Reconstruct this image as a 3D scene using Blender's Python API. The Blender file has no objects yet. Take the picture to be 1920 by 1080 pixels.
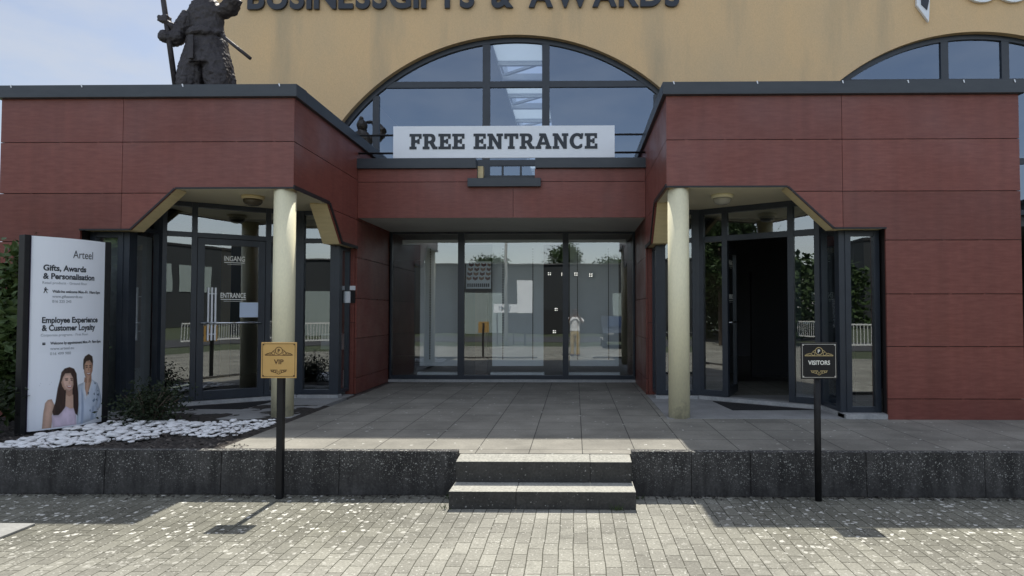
import bpy, bmesh, math, random
from mathutils import Vector, Matrix, noise
R = math.radians
S = bpy.context.scene
COL = S.collection

# ------------------------------------------------------------------ camera, sky, sun, exposure
cam = bpy.data.objects.new('camera', bpy.data.cameras.new('camera'))
COL.objects.link(cam)
S.camera = cam
FPX, CX, CY, EYE = 1165.0, 1061.0, 552.0, 1.67
cam.data.sensor_width = 36.0
cam.data.lens = FPX / 1920 * 36.0
cam.data.shift_x = (960 - CX) / 1920
cam.data.shift_y = (CY - 540) / 1920
cam.data.clip_start = 0.05
cam.data.clip_end = 1000
cam.location = (0, 0, EYE)
cam.rotation_euler = (R(90) + 34 / FPX, 0, 17 / FPX)

SUN_EL = 58.8
W = bpy.data.worlds.new('World'); S.world = W; W.use_nodes = True
nt = W.node_tree; nt.nodes.clear()
sky = nt.nodes.new('ShaderNodeTexSky'); sky.sky_type = 'NISHITA'; sky.sun_disc = False
sky.sun_elevation = R(SUN_EL); sky.sun_rotation = 0.0
sky.air_density = 1.0; sky.dust_density = 2.0; sky.ozone_density = 1.5
tc = nt.nodes.new('ShaderNodeTexCoord')
mp = nt.nodes.new('ShaderNodeMapping'); mp.inputs['Scale'].default_value = (3.2, 3.2, 8.0)
cn = nt.nodes.new('ShaderNodeTexNoise'); cn.inputs['Scale'].default_value = 2.2; cn.inputs['Detail'].default_value = 7; cn.inputs['Roughness'].default_value = .55
rp = nt.nodes.new('ShaderNodeValToRGB'); rp.color_ramp.elements[0].position = .38; rp.color_ramp.elements[1].position = .75
rp.color_ramp.elements[0].color = (.12, .12, .12, 1); rp.color_ramp.elements[1].color = (1, 1, 1, 1)
mx = nt.nodes.new('ShaderNodeMixRGB'); mx.inputs[2].default_value = (4.6, 5.0, 5.7, 1)
bg = nt.nodes.new('ShaderNodeBackground'); bg.inputs['Strength'].default_value = 0.11
wo = nt.nodes.new('ShaderNodeOutputWorld')
L = nt.links.new
L(tc.outputs['Generated'], mp.inputs['Vector']); L(mp.outputs['Vector'], cn.inputs['Vector']); L(cn.outputs['Fac'], rp.inputs['Fac'])
sepd = nt.nodes.new('ShaderNodeSeparateXYZ'); L(tc.outputs['Generated'], sepd.inputs[0])
mrd = nt.nodes.new('ShaderNodeMapRange'); mrd.inputs['From Min'].default_value = -.7; mrd.inputs['From Max'].default_value = .8; mrd.inputs['To Min'].default_value = .35; mrd.inputs['To Max'].default_value = 1.0
L(sepd.outputs['Y'], mrd.inputs['Value'])
mlf = nt.nodes.new('ShaderNodeMath'); mlf.operation = 'MULTIPLY'; L(rp.outputs['Color'], mlf.inputs[0]); L(mrd.outputs[0], mlf.inputs[1])
L(mlf.outputs[0], mx.inputs['Fac']); L(sky.outputs['Color'], mx.inputs[1]); hs = nt.nodes.new('ShaderNodeHueSaturation'); hs.inputs['Saturation'].default_value = .82; L(mx.outputs['Color'], hs.inputs['Color'])
mg_ = nt.nodes.new('ShaderNodeMapRange'); mg_.interpolation_type = 'SMOOTHSTEP'; mg_.inputs['From Min'].default_value = .25; mg_.inputs['From Max'].default_value = -.5; L(sepd.outputs['Y'], mg_.inputs['Value'])
gx = nt.nodes.new('ShaderNodeMixRGB'); gx.inputs[1].default_value = (.66, .67, .69, 1); gx.inputs[2].default_value = (1.75, 1.62, 1.48, 1); L(mg_.outputs[0], gx.inputs['Fac'])
gm_ = nt.nodes.new('ShaderNodeMixRGB'); gm_.blend_type = 'MULTIPLY'; gm_.inputs['Fac'].default_value = 1; L(hs.outputs['Color'], gm_.inputs[1]); L(gx.outputs['Color'], gm_.inputs[2])
L(gm_.outputs['Color'], bg.inputs['Color']); L(bg.outputs['Background'], wo.inputs['Surface'])

sl = bpy.data.lights.new('sun', 'SUN'); sl.energy = 3.6; sl.angle = R(0.53); sl.color = (1, .95, .86)
so = bpy.data.objects.new('sun', sl); COL.objects.link(so); so.rotation_euler = (R(-(90 - SUN_EL)), 0, 0); so.location = (0, 30, 40)
S.view_settings.view_transform = 'Standard'; S.view_settings.look = 'None'
S.view_settings.exposure = 0.80; S.view_settings.gamma = 1.0
S.cycles.max_bounces = 8; S.cycles.transparent_max_bounces = 12; S.cycles.diffuse_bounces = 4; S.cycles.glossy_bounces = 4
S.cycles.caustics_reflective = False; S.cycles.caustics_refractive = False

# ------------------------------------------------------------------ materials
def mat(name, col, rough=.6, var=None, vscale=6, stretch=(1, 1, 1), bump=0, bscale=40, metal=0, spec=.5, fine=.0):
    """principled material; var = second colour mixed in by a stretched noise, fine = small grain amount"""
    m = bpy.data.materials.new(name); m.use_nodes = True
    t = m.node_tree; b = t.nodes['Principled BSDF']
    b.inputs['Base Color'].default_value = (*col, 1); b.inputs['Roughness'].default_value = rough
    b.inputs['Metallic'].default_value = metal; b.inputs['Specular IOR Level'].default_value = spec
    co = t.nodes.new('ShaderNodeTexCoord'); mpn = t.nodes.new('ShaderNodeMapping'); mpn.inputs['Scale'].default_value = stretch
    t.links.new(co.outputs['Object'], mpn.inputs['Vector'])
    if var:
        n = t.nodes.new('ShaderNodeTexNoise'); n.inputs['Scale'].default_value = vscale; n.inputs['Detail'].default_value = 6; n.inputs['Roughness'].default_value = .62
        t.links.new(mpn.outputs['Vector'], n.inputs['Vector'])
        r = t.nodes.new('ShaderNodeValToRGB'); r.color_ramp.elements[0].position = .32; r.color_ramp.elements[1].position = .68
        r.color_ramp.elements[0].color = (*col, 1); r.color_ramp.elements[1].color = (*var, 1)
        t.links.new(n.outputs['Fac'], r.inputs['Fac'])
        out = r.outputs['Color']
        if fine:
            n2 = t.nodes.new('ShaderNodeTexNoise'); n2.inputs['Scale'].default_value = bscale; n2.inputs['Detail'].default_value = 3
            t.links.new(mpn.outputs['Vector'], n2.inputs['Vector'])
            mm = t.nodes.new('ShaderNodeMapRange'); mm.inputs['From Min'].default_value = .25; mm.inputs['From Max'].default_value = .75
            mm.inputs['To Min'].default_value = 1 - fine; mm.inputs['To Max'].default_value = 1 + fine
            t.links.new(n2.outputs['Fac'], mm.inputs['Value'])
            vm = t.nodes.new('ShaderNodeVectorMath'); vm.operation = 'SCALE'
            t.links.new(out, vm.inputs[0]); t.links.new(mm.outputs['Result'], vm.inputs['Scale']); out = vm.outputs['Vector']
        t.links.new(out, b.inputs['Base Color'])
    if bump:
        n3 = t.nodes.new('ShaderNodeTexNoise'); n3.inputs['Scale'].default_value = bscale; n3.inputs['Detail'].default_value = 4
        t.links.new(mpn.outputs['Vector'], n3.inputs['Vector'])
        bn = t.nodes.new('ShaderNodeBump'); bn.inputs['Strength'].default_value = bump; bn.inputs['Distance'].default_value = .01
        t.links.new(n3.outputs['Fac'], bn.inputs['Height']); t.links.new(bn.outputs['Normal'], b.inputs['Normal'])
    return m

def glass_mat(name, tint, r0, gcol=(.93, .97, 1)):
    m = bpy.data.materials.new(name); m.use_nodes = True; t = m.node_tree; t.nodes.clear()
    o = t.nodes.new('ShaderNodeOutputMaterial'); mixn = t.nodes.new('ShaderNodeMixShader')
    tr = t.nodes.new('ShaderNodeBsdfTransparent'); tr.inputs['Color'].default_value = (*tint, 1)
    gl = t.nodes.new('ShaderNodeBsdfGlossy'); gl.inputs['Roughness'].default_value = 0.0; gl.inputs['Color'].default_value = (*gcol, 1)
    lw = t.nodes.new('ShaderNodeLayerWeight'); lw.inputs['Blend'].default_value = .5
    pw = t.nodes.new('ShaderNodeMath'); pw.operation = 'POWER'; pw.inputs[1].default_value = 4.0
    ml = t.nodes.new('ShaderNodeMath'); ml.operation = 'MULTIPLY_ADD'; ml.inputs[1].default_value = 1 - r0; ml.inputs[2].default_value = r0
    # gentle unevenness of float glass
    co = t.nodes.new('ShaderNodeTexCoord'); nz = t.nodes.new('ShaderNodeTexNoise'); nz.inputs['Scale'].default_value = 1.3; nz.inputs['Detail'].default_value = 1
    bn = t.nodes.new('ShaderNodeBump'); bn.inputs['Strength'].default_value = .05; bn.inputs['Distance'].default_value = .02
    k = t.links.new
    k(co.outputs['Object'], nz.inputs['Vector']); k(nz.outputs['Fac'], bn.inputs['Height']); k(bn.outputs['Normal'], gl.inputs['Normal'])
    k(lw.outputs['Facing'], pw.inputs[0]); k(pw.outputs[0], ml.inputs[0]); k(ml.outputs[0], mixn.inputs['Fac'])
    k(tr.outputs[0], mixn.inputs[1]); k(gl.outputs[0], mixn.inputs[2]); k(mixn.outputs[0], o.inputs['Surface'])
    return m

def board_mat():
    """dark red laminate boards: fibre grain, a slight tone of its own per board, faint run-off streaks"""
    m = mat('red_cladding', (.160, .043, .032), .40, (.206, .066, .049), 6, (1, 1, 6), .06, 60, spec=.50, fine=.13)
    t = m.node_tree; b = t.nodes['Principled BSDF']; src = b.inputs['Base Color'].links[0].from_socket; k = t.links.new
    ge = t.nodes.new('ShaderNodeNewGeometry'); mr = t.nodes.new('ShaderNodeMapRange'); mr.inputs['To Min'].default_value = .86; mr.inputs['To Max'].default_value = 1.12; k(ge.outputs['Random Per Island'], mr.inputs['Value'])
    co = t.nodes.new('ShaderNodeTexCoord'); mp_ = t.nodes.new('ShaderNodeMapping'); mp_.inputs['Scale'].default_value = (7, 7, .35); n = t.nodes.new('ShaderNodeTexNoise'); n.inputs['Scale'].default_value = 1; n.inputs['Detail'].default_value = 5
    k(co.outputs['Object'], mp_.inputs['Vector']); k(mp_.outputs[0], n.inputs['Vector'])
    m2 = t.nodes.new('ShaderNodeMapRange'); m2.inputs['From Min'].default_value = .3; m2.inputs['From Max'].default_value = .7; m2.inputs['To Min'].default_value = .90; m2.inputs['To Max'].default_value = 1.10; k(n.outputs['Fac'], m2.inputs['Value'])
    mu = t.nodes.new('ShaderNodeMath'); mu.operation = 'MULTIPLY'; k(mr.outputs[0], mu.inputs[0]); k(m2.outputs[0], mu.inputs[1])
    sc = t.nodes.new('ShaderNodeVectorMath'); sc.operation = 'SCALE'; k(src, sc.inputs[0]); k(mu.outputs[0], sc.inputs['Scale']); k(sc.outputs[0], b.inputs['Base Color'])
    # dusty, less glossy patches
    n2 = t.nodes.new('ShaderNodeTexNoise'); n2.inputs['Scale'].default_value = 1.6; n2.inputs['Detail'].default_value = 5; k(co.outputs['Object'], n2.inputs['Vector'])
    m3 = t.nodes.new('ShaderNodeMapRange'); m3.inputs['From Min'].default_value = .3; m3.inputs['From Max'].default_value = .7; m3.inputs['To Min'].default_value = .32; m3.inputs['To Max'].default_value = .55; k(n2.outputs['Fac'], m3.inputs['Value']); k(m3.outputs[0], b.inputs['Roughness'])
    return m
M = {}
M['red'] = board_mat()
M['core'] = mat('dark_backing', (.02, .015, .015), .8)
M['coping'] = mat('dark_coping', (.030, .038, .048), .38, (.042, .050, .060), 3, (1, 1, 3), spec=.5)
M['frame'] = mat('frame_paint', (.022, .028, .038), .35, (.030, .038, .050), 4)
M['trim'] = mat('black_trim', (.012, .013, .015), .5)
M['cream'] = mat('cream_paint', (.87, .81, .55), .5, (.80, .75, .52), 3, (1, 1, .4), .05, 60, fine=.05)
def scuffed(m, col, zmax):
    t = m.node_tree; b = t.nodes['Principled BSDF']; src = b.inputs['Base Color'].links[0].from_socket; k = t.links.new
    co = t.nodes.new('ShaderNodeTexCoord'); n = t.nodes.new('ShaderNodeTexNoise'); n.inputs['Scale'].default_value = 9; n.inputs['Detail'].default_value = 7; n.inputs['Roughness'].default_value = .7; k(co.outputs['Object'], n.inputs['Vector'])
    sp = t.nodes.new('ShaderNodeSeparateXYZ'); k(co.outputs['Object'], sp.inputs[0])
    mz = t.nodes.new('ShaderNodeMapRange'); mz.inputs['From Min'].default_value = zmax; mz.inputs['From Max'].default_value = .36; mz.inputs['To Min'].default_value = -.12; mz.inputs['To Max'].default_value = .22; k(sp.outputs['Z'], mz.inputs['Value'])
    ad = t.nodes.new('ShaderNodeMath'); ad.operation = 'ADD'; k(n.outputs['Fac'], ad.inputs[0]); k(mz.outputs[0], ad.inputs[1])
    r = t.nodes.new('ShaderNodeMapRange'); r.inputs['From Min'].default_value = .56; r.inputs['From Max'].default_value = .82; r.inputs['To Max'].default_value = .6; k(ad.outputs[0], r.inputs['Value'])
    x = t.nodes.new('ShaderNodeMixRGB'); x.inputs[2].default_value = (*col, 1); k(r.outputs[0], x.inputs['Fac']); k(src, x.inputs[1]); k(x.outputs[0], b.inputs['Base Color'])
scuffed(M['cream'], (.32, .30, .22), .75)
M['haunch'] = mat('ochre_boards', (.70, .58, .33), .6, (.62, .51, .29), 4, (1, 1, 10), .1, 30)
M['soffit'] = mat('soffit_paint', (.70, .64, .47), .7, (.63, .58, .43), 2)
M['greysoffit'] = mat('grey_soffit', (.52, .53, .50), .7, (.46, .47, .45), 2)
M['glass'] = glass_mat('window_glass', (.90, .95, .95), .25)
M['darkglass'] = glass_mat('tinted_glass', (.36, .43, .52), .20, (.66, .80, 1))
M['stone'] = mat('sill_stone', (.30, .31, .31), .7, (.42, .42, .41), 6, fine=.15, bump=.2)
M['aisle'] = mat('porch_concrete', (.25, .25, .24), .8, (.33, .33, .32), 3, fine=.15, bump=.2, bscale=60)
M['mat_fibre'] = mat('mat_fibre', (.012, .012, .013), .95, bump=.6, bscale=220)
M['roof'] = mat('roof_felt', (.10, .10, .10), .9, (.14, .14, .14), 3)
M['white'] = mat('white_panel', (.84, .86, .88), .45, (.80, .82, .84), 3)
M['board'] = mat('banner_white', (.82, .86, .91), .5, (.79, .83, .88), 2)
M['ink'] = mat('dark_ink', (.025, .032, .042), .5)
M['letter'] = mat('letter_navy', (.018, .024, .036), .4)
M['bronze'] = mat('dark_bronze', (.030, .027, .030), .55, (.060, .052, .055), 14, bump=.7, bscale=38, metal=.25)
M['brass'] = mat('brass_plate', (.62, .40, .15), .38, (.56, .35, .12), 5, metal=.25)
M['brassline'] = mat('engraved_brown', (.10, .05, .015), .5)
M['black'] = mat('black_metal', (.009, .009, .010), .55, (.015, .015, .016), 12, spec=.3)
M['gold'] = mat('gold_line', (.50, .40, .20), .4, metal=.3)
M['silver'] = mat('silver_trim', (.6, .6, .6), .3, metal=.8)
M['chrome'] = mat('chrome', (.75, .76, .78), .12, metal=1)
M['paleletter'] = mat('pale_letter', (.80, .80, .74), .5)
M['greyink'] = mat('grey_ink', (.30, .33, .37), .6)
M['totem'] = mat('totem_white', (.84, .88, .94), .42, (.82, .86, .92), 2)
M['violet'] = mat('violet_edge', (.03, .018, .055), .4)
M['hair'] = mat('print_hair', (.028, .012, .010), .5, (.045, .022, .018), 14, (3, 3, .6))
M['manhair'] = mat('print_short_hair', (.045, .03, .022), .5)
M['skin'] = mat('print_skin', (.44, .25, .17), .5, (.40, .22, .15), 6)
M['skin2'] = mat('print_tan_skin', (.36, .19, .12), .5, (.32, .17, .11), 6)
M['pink'] = mat('print_pink', (.66, .52, .62), .5, (.60, .46, .56), 8)
M['shirt'] = mat('print_shirt', (.36, .45, .60), .5, (.50, .58, .70), 7)
M['shirtmark'] = mat('print_motif', (.05, .09, .14), .5)
M['lip'] = mat('print_lip', (.42, .10, .09), .5)
M['yellow'] = None
M['leaf'] = mat('leaf_green', (.040, .075, .020), .5, (.085, .125, .040), 9, spec=.3)
M['leafdark'] = mat('leaf_dark', (.014, .024, .010), .6, (.028, .040, .016), 9, spec=.3)
M['leaftree'] = mat('tree_leaf', (.035, .065, .02), .6, (.06, .10, .03), 3, spec=.3)
M['bark'] = mat('bark', (.07, .05, .035), .9, (.11, .085, .06), 12, (1, 1, .2), .5, 30)
M['pebble'] = mat('white_pebble', (.88, .88, .87), .55, (.74, .74, .73), 9, bump=.2, bscale=30, fine=.1)
M['paper'] = mat('paper_blue', (.55, .65, .80), .6)
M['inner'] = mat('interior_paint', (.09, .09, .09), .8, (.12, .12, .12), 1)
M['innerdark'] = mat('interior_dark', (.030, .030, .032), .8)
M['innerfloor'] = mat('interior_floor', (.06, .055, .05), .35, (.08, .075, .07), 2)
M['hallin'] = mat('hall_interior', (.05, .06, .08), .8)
M['skyl'] = mat('skylight_white', (.82, .84, .84), .6)
M['asphalt'] = mat('asphalt', (.045, .045, .047), .9, (.065, .065, .067), 5, bump=.3, bscale=120, fine=.2)
M['grass'] = mat('lawn', (.045, .060, .028), .9, (.075, .090, .045), 2, bump=.6, bscale=60, fine=.3)
M['clad'] = mat('warehouse_cladding', (.030, .034, .036), .6, (.040, .044, .046), 1, (1, 1, .1))
M['clad2'] = mat('pale_cladding', (.36, .42, .40), .6, (.28, .33, .32), 8, (6, 6, .05))
M['cladlow'] = mat('warehouse_plinth', (.022, .023, .024), .7)
M['fencewhite'] = mat('fence_white', (.70, .71, .70), .5)
M['carpaint'] = mat('car_paint', (.015, .017, .022), .12, spec=.6)
M['rubber'] = mat('rubber', (.012, .012, .012), .8)
M['lampglass'] = mat('lamp_light', (.85, .84, .78), .3)
M['trouser'] = mat('khaki_cloth', (.42, .32, .15), .8, (.36, .27, .12), 6, bump=.3, bscale=20)
M['tshirt'] = mat('white_cloth', (.78, .78, .77), .8, bump=.3, bscale=15)
M['skindark'] = mat('skin', (.16, .085, .055), .5)
M['wood1'] = mat('poster_maroon', (.14, .035, .03), .5)
M['wood2'] = mat('poster_brown', (.30, .17, .10), .5)

def wall_plaster():
    m = mat('ochre_render', (.74, .515, .28), .85, (.64, .475, .285), .8, (1, 1, .5), .3, 90, fine=.08)
    t = m.node_tree; b = t.nodes['Principled BSDF']; src = b.inputs['Base Color'].links[0].from_socket
    co = t.nodes.new('ShaderNodeTexCoord'); mpn = t.nodes.new('ShaderNodeMapping'); mpn.inputs['Scale'].default_value = (1.0, 1, .16)
    n = t.nodes.new('ShaderNodeTexNoise'); n.inputs['Scale'].default_value = .9; n.inputs['Detail'].default_value = 7; n.inputs['Roughness'].default_value = .6
    r = t.nodes.new('ShaderNodeValToRGB'); r.color_ramp.elements[0].position = .52; r.color_ramp.elements[1].position = .78
    r.color_ramp.elements[0].color = (0, 0, 0, 1); r.color_ramp.elements[1].color = (.75, .75, .75, 1)
    x = t.nodes.new('ShaderNodeMixRGB'); x.inputs[2].default_value = (.33, .29, .21, 1)
    k = t.links.new
    k(co.outputs['Object'], mpn.inputs['Vector']); k(mpn.outputs['Vector'], n.inputs['Vector']); k(n.outputs['Fac'], r.inputs['Fac'])
    k(r.outputs['Color'], x.inputs['Fac']); k(src, x.inputs[1]); k(x.outputs['Color'], b.inputs['Base Color'])
    return m
M['yellow'] = wall_plaster()

def speckle(t, vec, scale, cover, rad, rough=.35):
    """scattered small irregular pale blotches: returns a 0..1 socket"""
    nd = t.nodes.new('ShaderNodeTexNoise'); nd.inputs['Scale'].default_value = scale * 1.3; nd.inputs['Detail'].default_value = 3
    t.links.new(vec, nd.inputs['Vector'])
    wv = t.nodes.new('ShaderNodeVectorMath'); wv.operation = 'SCALE'; wv.inputs['Scale'].default_value = rough / scale * 2.2
    t.links.new(nd.outputs['Color'], wv.inputs[0])
    ad = t.nodes.new('ShaderNodeVectorMath'); ad.operation = 'ADD'
    t.links.new(vec, ad.inputs[0]); t.links.new(wv.outputs[0], ad.inputs[1])
    v = t.nodes.new('ShaderNodeTexVoronoi'); v.inputs['Scale'].default_value = scale
    t.links.new(ad.outputs[0], v.inputs['Vector'])
    sp = t.nodes.new('ShaderNodeSeparateColor'); t.links.new(v.outputs['Color'], sp.inputs[0])
    # radius varies per cell, only cells with random > 1-cover have a spot
    mr = t.nodes.new('ShaderNodeMapRange'); mr.inputs['From Min'].default_value = 1 - cover; mr.inputs['From Max'].default_value = 1.0
    mr.inputs['To Min'].default_value = 0; mr.inputs['To Max'].default_value = rad
    t.links.new(sp.outputs[0], mr.inputs['Value'])
    sub = t.nodes.new('ShaderNodeMath'); sub.operation = 'SUBTRACT'
    t.links.new(mr.outputs[0], sub.inputs[0]); t.links.new(v.outputs['Distance'], sub.inputs[1])
    st = t.nodes.new('ShaderNodeMapRange'); st.inputs['From Min'].default_value = 0; st.inputs['From Max'].default_value = .08
    t.links.new(sub.outputs[0], st.inputs['Value'])
    return st.outputs[0]

def paver_mat():
    m = bpy.data.materials.new('clay_grey_pavers'); m.use_nodes = True; t = m.node_tree; b = t.nodes['Principled BSDF']; k = t.links.new
    b.inputs['Roughness'].default_value = .85; b.inputs['Specular IOR Level'].default_value = .25
    co = t.nodes.new('ShaderNodeTexCoord'); sx = t.nodes.new('ShaderNodeSeparateXYZ'); cx = t.nodes.new('ShaderNodeCombineXYZ')
    # hand-laid unevenness
    nw = t.nodes.new('ShaderNodeTexNoise'); nw.inputs['Scale'].default_value = 2.1; nw.inputs['Detail'].default_value = 2
    k(co.outputs['Object'], nw.inputs['Vector'])
    ws = t.nodes.new('ShaderNodeVectorMath'); ws.operation = 'SCALE'; ws.inputs['Scale'].default_value = .022; k(nw.outputs['Color'], ws.inputs[0])
    wa = t.nodes.new('ShaderNodeVectorMath'); wa.operation = 'ADD'; k(co.outputs['Object'], wa.inputs[0]); k(ws.outputs[0], wa.inputs[1])
    k(wa.outputs[0], sx.inputs[0]); k(sx.outputs['Y'], cx.inputs['X']); k(sx.outputs['X'], cx.inputs['Y'])
    br = t.nodes.new('ShaderNodeTexBrick'); br.offset = .5; br.inputs['Scale'].default_value = 1
    br.inputs['Brick Width'].default_value = .212; br.inputs['Row Height'].default_value = .1055
    br.inputs['Mortar Size'].default_value = .0038; br.inputs['Mortar Smooth'].default_value = .35; br.inputs['Bias'].default_value = -.1
    br.inputs['Color1'].default_value = (.238, .232, .198, 1); br.inputs['Color2'].default_value = (.318, .311, .266, 1); br.inputs['Mortar'].default_value = (.085, .083, .062, 1)
    k(cx.outputs[0], br.inputs['Vector'])
    # grain + large weathering
    ng = t.nodes.new('ShaderNodeTexNoise'); ng.inputs['Scale'].default_value = 55; ng.inputs['Detail'].default_value = 5; ng.inputs['Roughness'].default_value = .7; k(co.outputs['Object'], ng.inputs['Vector'])
    mg = t.nodes.new('ShaderNodeMapRange'); mg.inputs['From Min'].default_value = .3; mg.inputs['From Max'].default_value = .7; mg.inputs['To Min'].default_value = .72; mg.inputs['To Max'].default_value = 1.25
    k(ng.outputs['Fac'], mg.inputs['Value'])
    nl = t.nodes.new('ShaderNodeTexNoise'); nl.inputs['Scale'].default_value = .9; nl.inputs['Detail'].default_value = 5; k(co.outputs['Object'], nl.inputs['Vector'])
    mlr = t.nodes.new('ShaderNodeMapRange'); mlr.inputs['From Min'].default_value = .35; mlr.inputs['From Max'].default_value = .65; mlr.inputs['To Min'].default_value = .76; mlr.inputs['To Max'].default_value = 1.14
    k(nl.outputs['Fac'], mlr.inputs['Value'])
    mu = t.nodes.new('ShaderNodeMath'); mu.operation = 'MULTIPLY'; k(mg.outputs[0], mu.inputs[0]); k(mlr.outputs[0], mu.inputs[1])
    sc = t.nodes.new('ShaderNodeVectorMath'); sc.operation = 'SCALE'; k(br.outputs['Color'], sc.inputs[0]); k(mu.outputs[0], sc.inputs['Scale'])
    nd_ = t.nodes.new('ShaderNodeTexNoise'); nd_.inputs['Scale'].default_value = 4.5; nd_.inputs['Detail'].default_value = 8; nd_.inputs['Roughness'].default_value = .7; k(co.outputs['Object'], nd_.inputs['Vector'])
    md_ = t.nodes.new('ShaderNodeMapRange'); md_.inputs['From Min'].default_value = .56; md_.inputs['From Max'].default_value = .74; md_.inputs['To Min'].default_value = 1; md_.inputs['To Max'].default_value = .62; k(nd_.outputs['Fac'], md_.inputs['Value'])
    mu2 = t.nodes.new('ShaderNodeMath'); mu2.operation = 'MULTIPLY'; k(mu.outputs[0], mu2.inputs[0]); k(md_.outputs[0], mu2.inputs[1]); k(mu2.outputs[0], sc.inputs['Scale'])
    # lichen blotches, denser away from the trodden middle and towards the wall
    s1 = speckle(t, co.outputs['Object'], 22, .42, .54, .6); s2 = speckle(t, co.outputs['Object'], 60, .30, .5, .5)
    xs = t.nodes.new('ShaderNodeSeparateXYZ'); k(co.outputs['Object'], xs.inputs[0])
    ax = t.nodes.new('ShaderNodeMath'); ax.operation = 'ADD'; ax.inputs[1].default_value = .1; k(xs.outputs['X'], ax.inputs[0])
    ab = t.nodes.new('ShaderNodeMath'); ab.operation = 'ABSOLUTE'; k(ax.outputs[0], ab.inputs[0])
    m1 = t.nodes.new('ShaderNodeMapRange'); m1.inputs['From Min'].default_value = .7; m1.inputs['From Max'].default_value = 1.7; k(ab.outputs[0], m1.inputs['Value'])
    m2 = t.nodes.new('ShaderNodeMapRange'); m2.inputs['From Min'].default_value = 3.9; m2.inputs['From Max'].default_value = 4.8; m2.inputs['To Min'].default_value = .12; k(xs.outputs['Y'], m2.inputs['Value'])
    mm = t.nodes.new('ShaderNodeMath'); mm.operation = 'MULTIPLY'; k(m1.outputs[0], mm.inputs[0]); k(m2.outputs[0], mm.inputs[1])
    a1 = t.nodes.new('ShaderNodeMath'); a1.operation = 'MULTIPLY'; k(s1, a1.inputs[0]); k(mm.outputs[0], a1.inputs[1])
    a2 = t.nodes.new('ShaderNodeMath'); a2.operation = 'MULTIPLY'; a2.inputs[1].default_value = .55; k(s2, a2.inputs[0])
    amx = t.nodes.new('ShaderNodeMath'); amx.operation = 'MAXIMUM'; k(a1.outputs[0], amx.inputs[0]); k(a2.outputs[0], amx.inputs[1])
    dk = t.nodes.new('ShaderNodeMixRGB'); dk.blend_type = 'MULTIPLY'; dk.inputs[2].default_value = (.66, .66, .62, 1); k(mm.outputs[0], dk.inputs['Fac']); k(sc.outputs[0], dk.inputs[1])
    x = t.nodes.new('ShaderNodeMixRGB'); x.inputs[2].default_value = (.60, .59, .53, 1); k(amx.outputs[0], x.inputs['Fac']); k(dk.outputs[0], x.inputs[1])
    k(x.outputs[0], b.inputs['Base Color'])
    # relief
    h = t.nodes.new('ShaderNodeMath'); h.operation = 'MULTIPLY_ADD'; h.inputs[1].default_value = -1.0; k(br.outputs['Fac'], h.inputs[0])
    hg = t.nodes.new('ShaderNodeMath'); hg.operation = 'MULTIPLY'; hg.inputs[1].default_value = .28; k(ng.outputs['Fac'], hg.inputs[0]); hb_ = t.nodes.new('ShaderNodeMath'); hb_.operation = 'MULTIPLY_ADD'; hb_.inputs[1].default_value = 3.0; k(br.outputs['Color'], hb_.inputs[0]); k(hg.outputs[0], hb_.inputs[2]); k(hb_.outputs[0], h.inputs[2])
    bn = t.nodes.new('ShaderNodeBump'); bn.inputs['Strength'].default_value = .8; bn.inputs['Distance'].default_value = .006; k(h.outputs[0], bn.inputs['Height']); k(bn.outputs['Normal'], b.inputs['Normal'])
    return m
M['paver'] = paver_mat()

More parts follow.
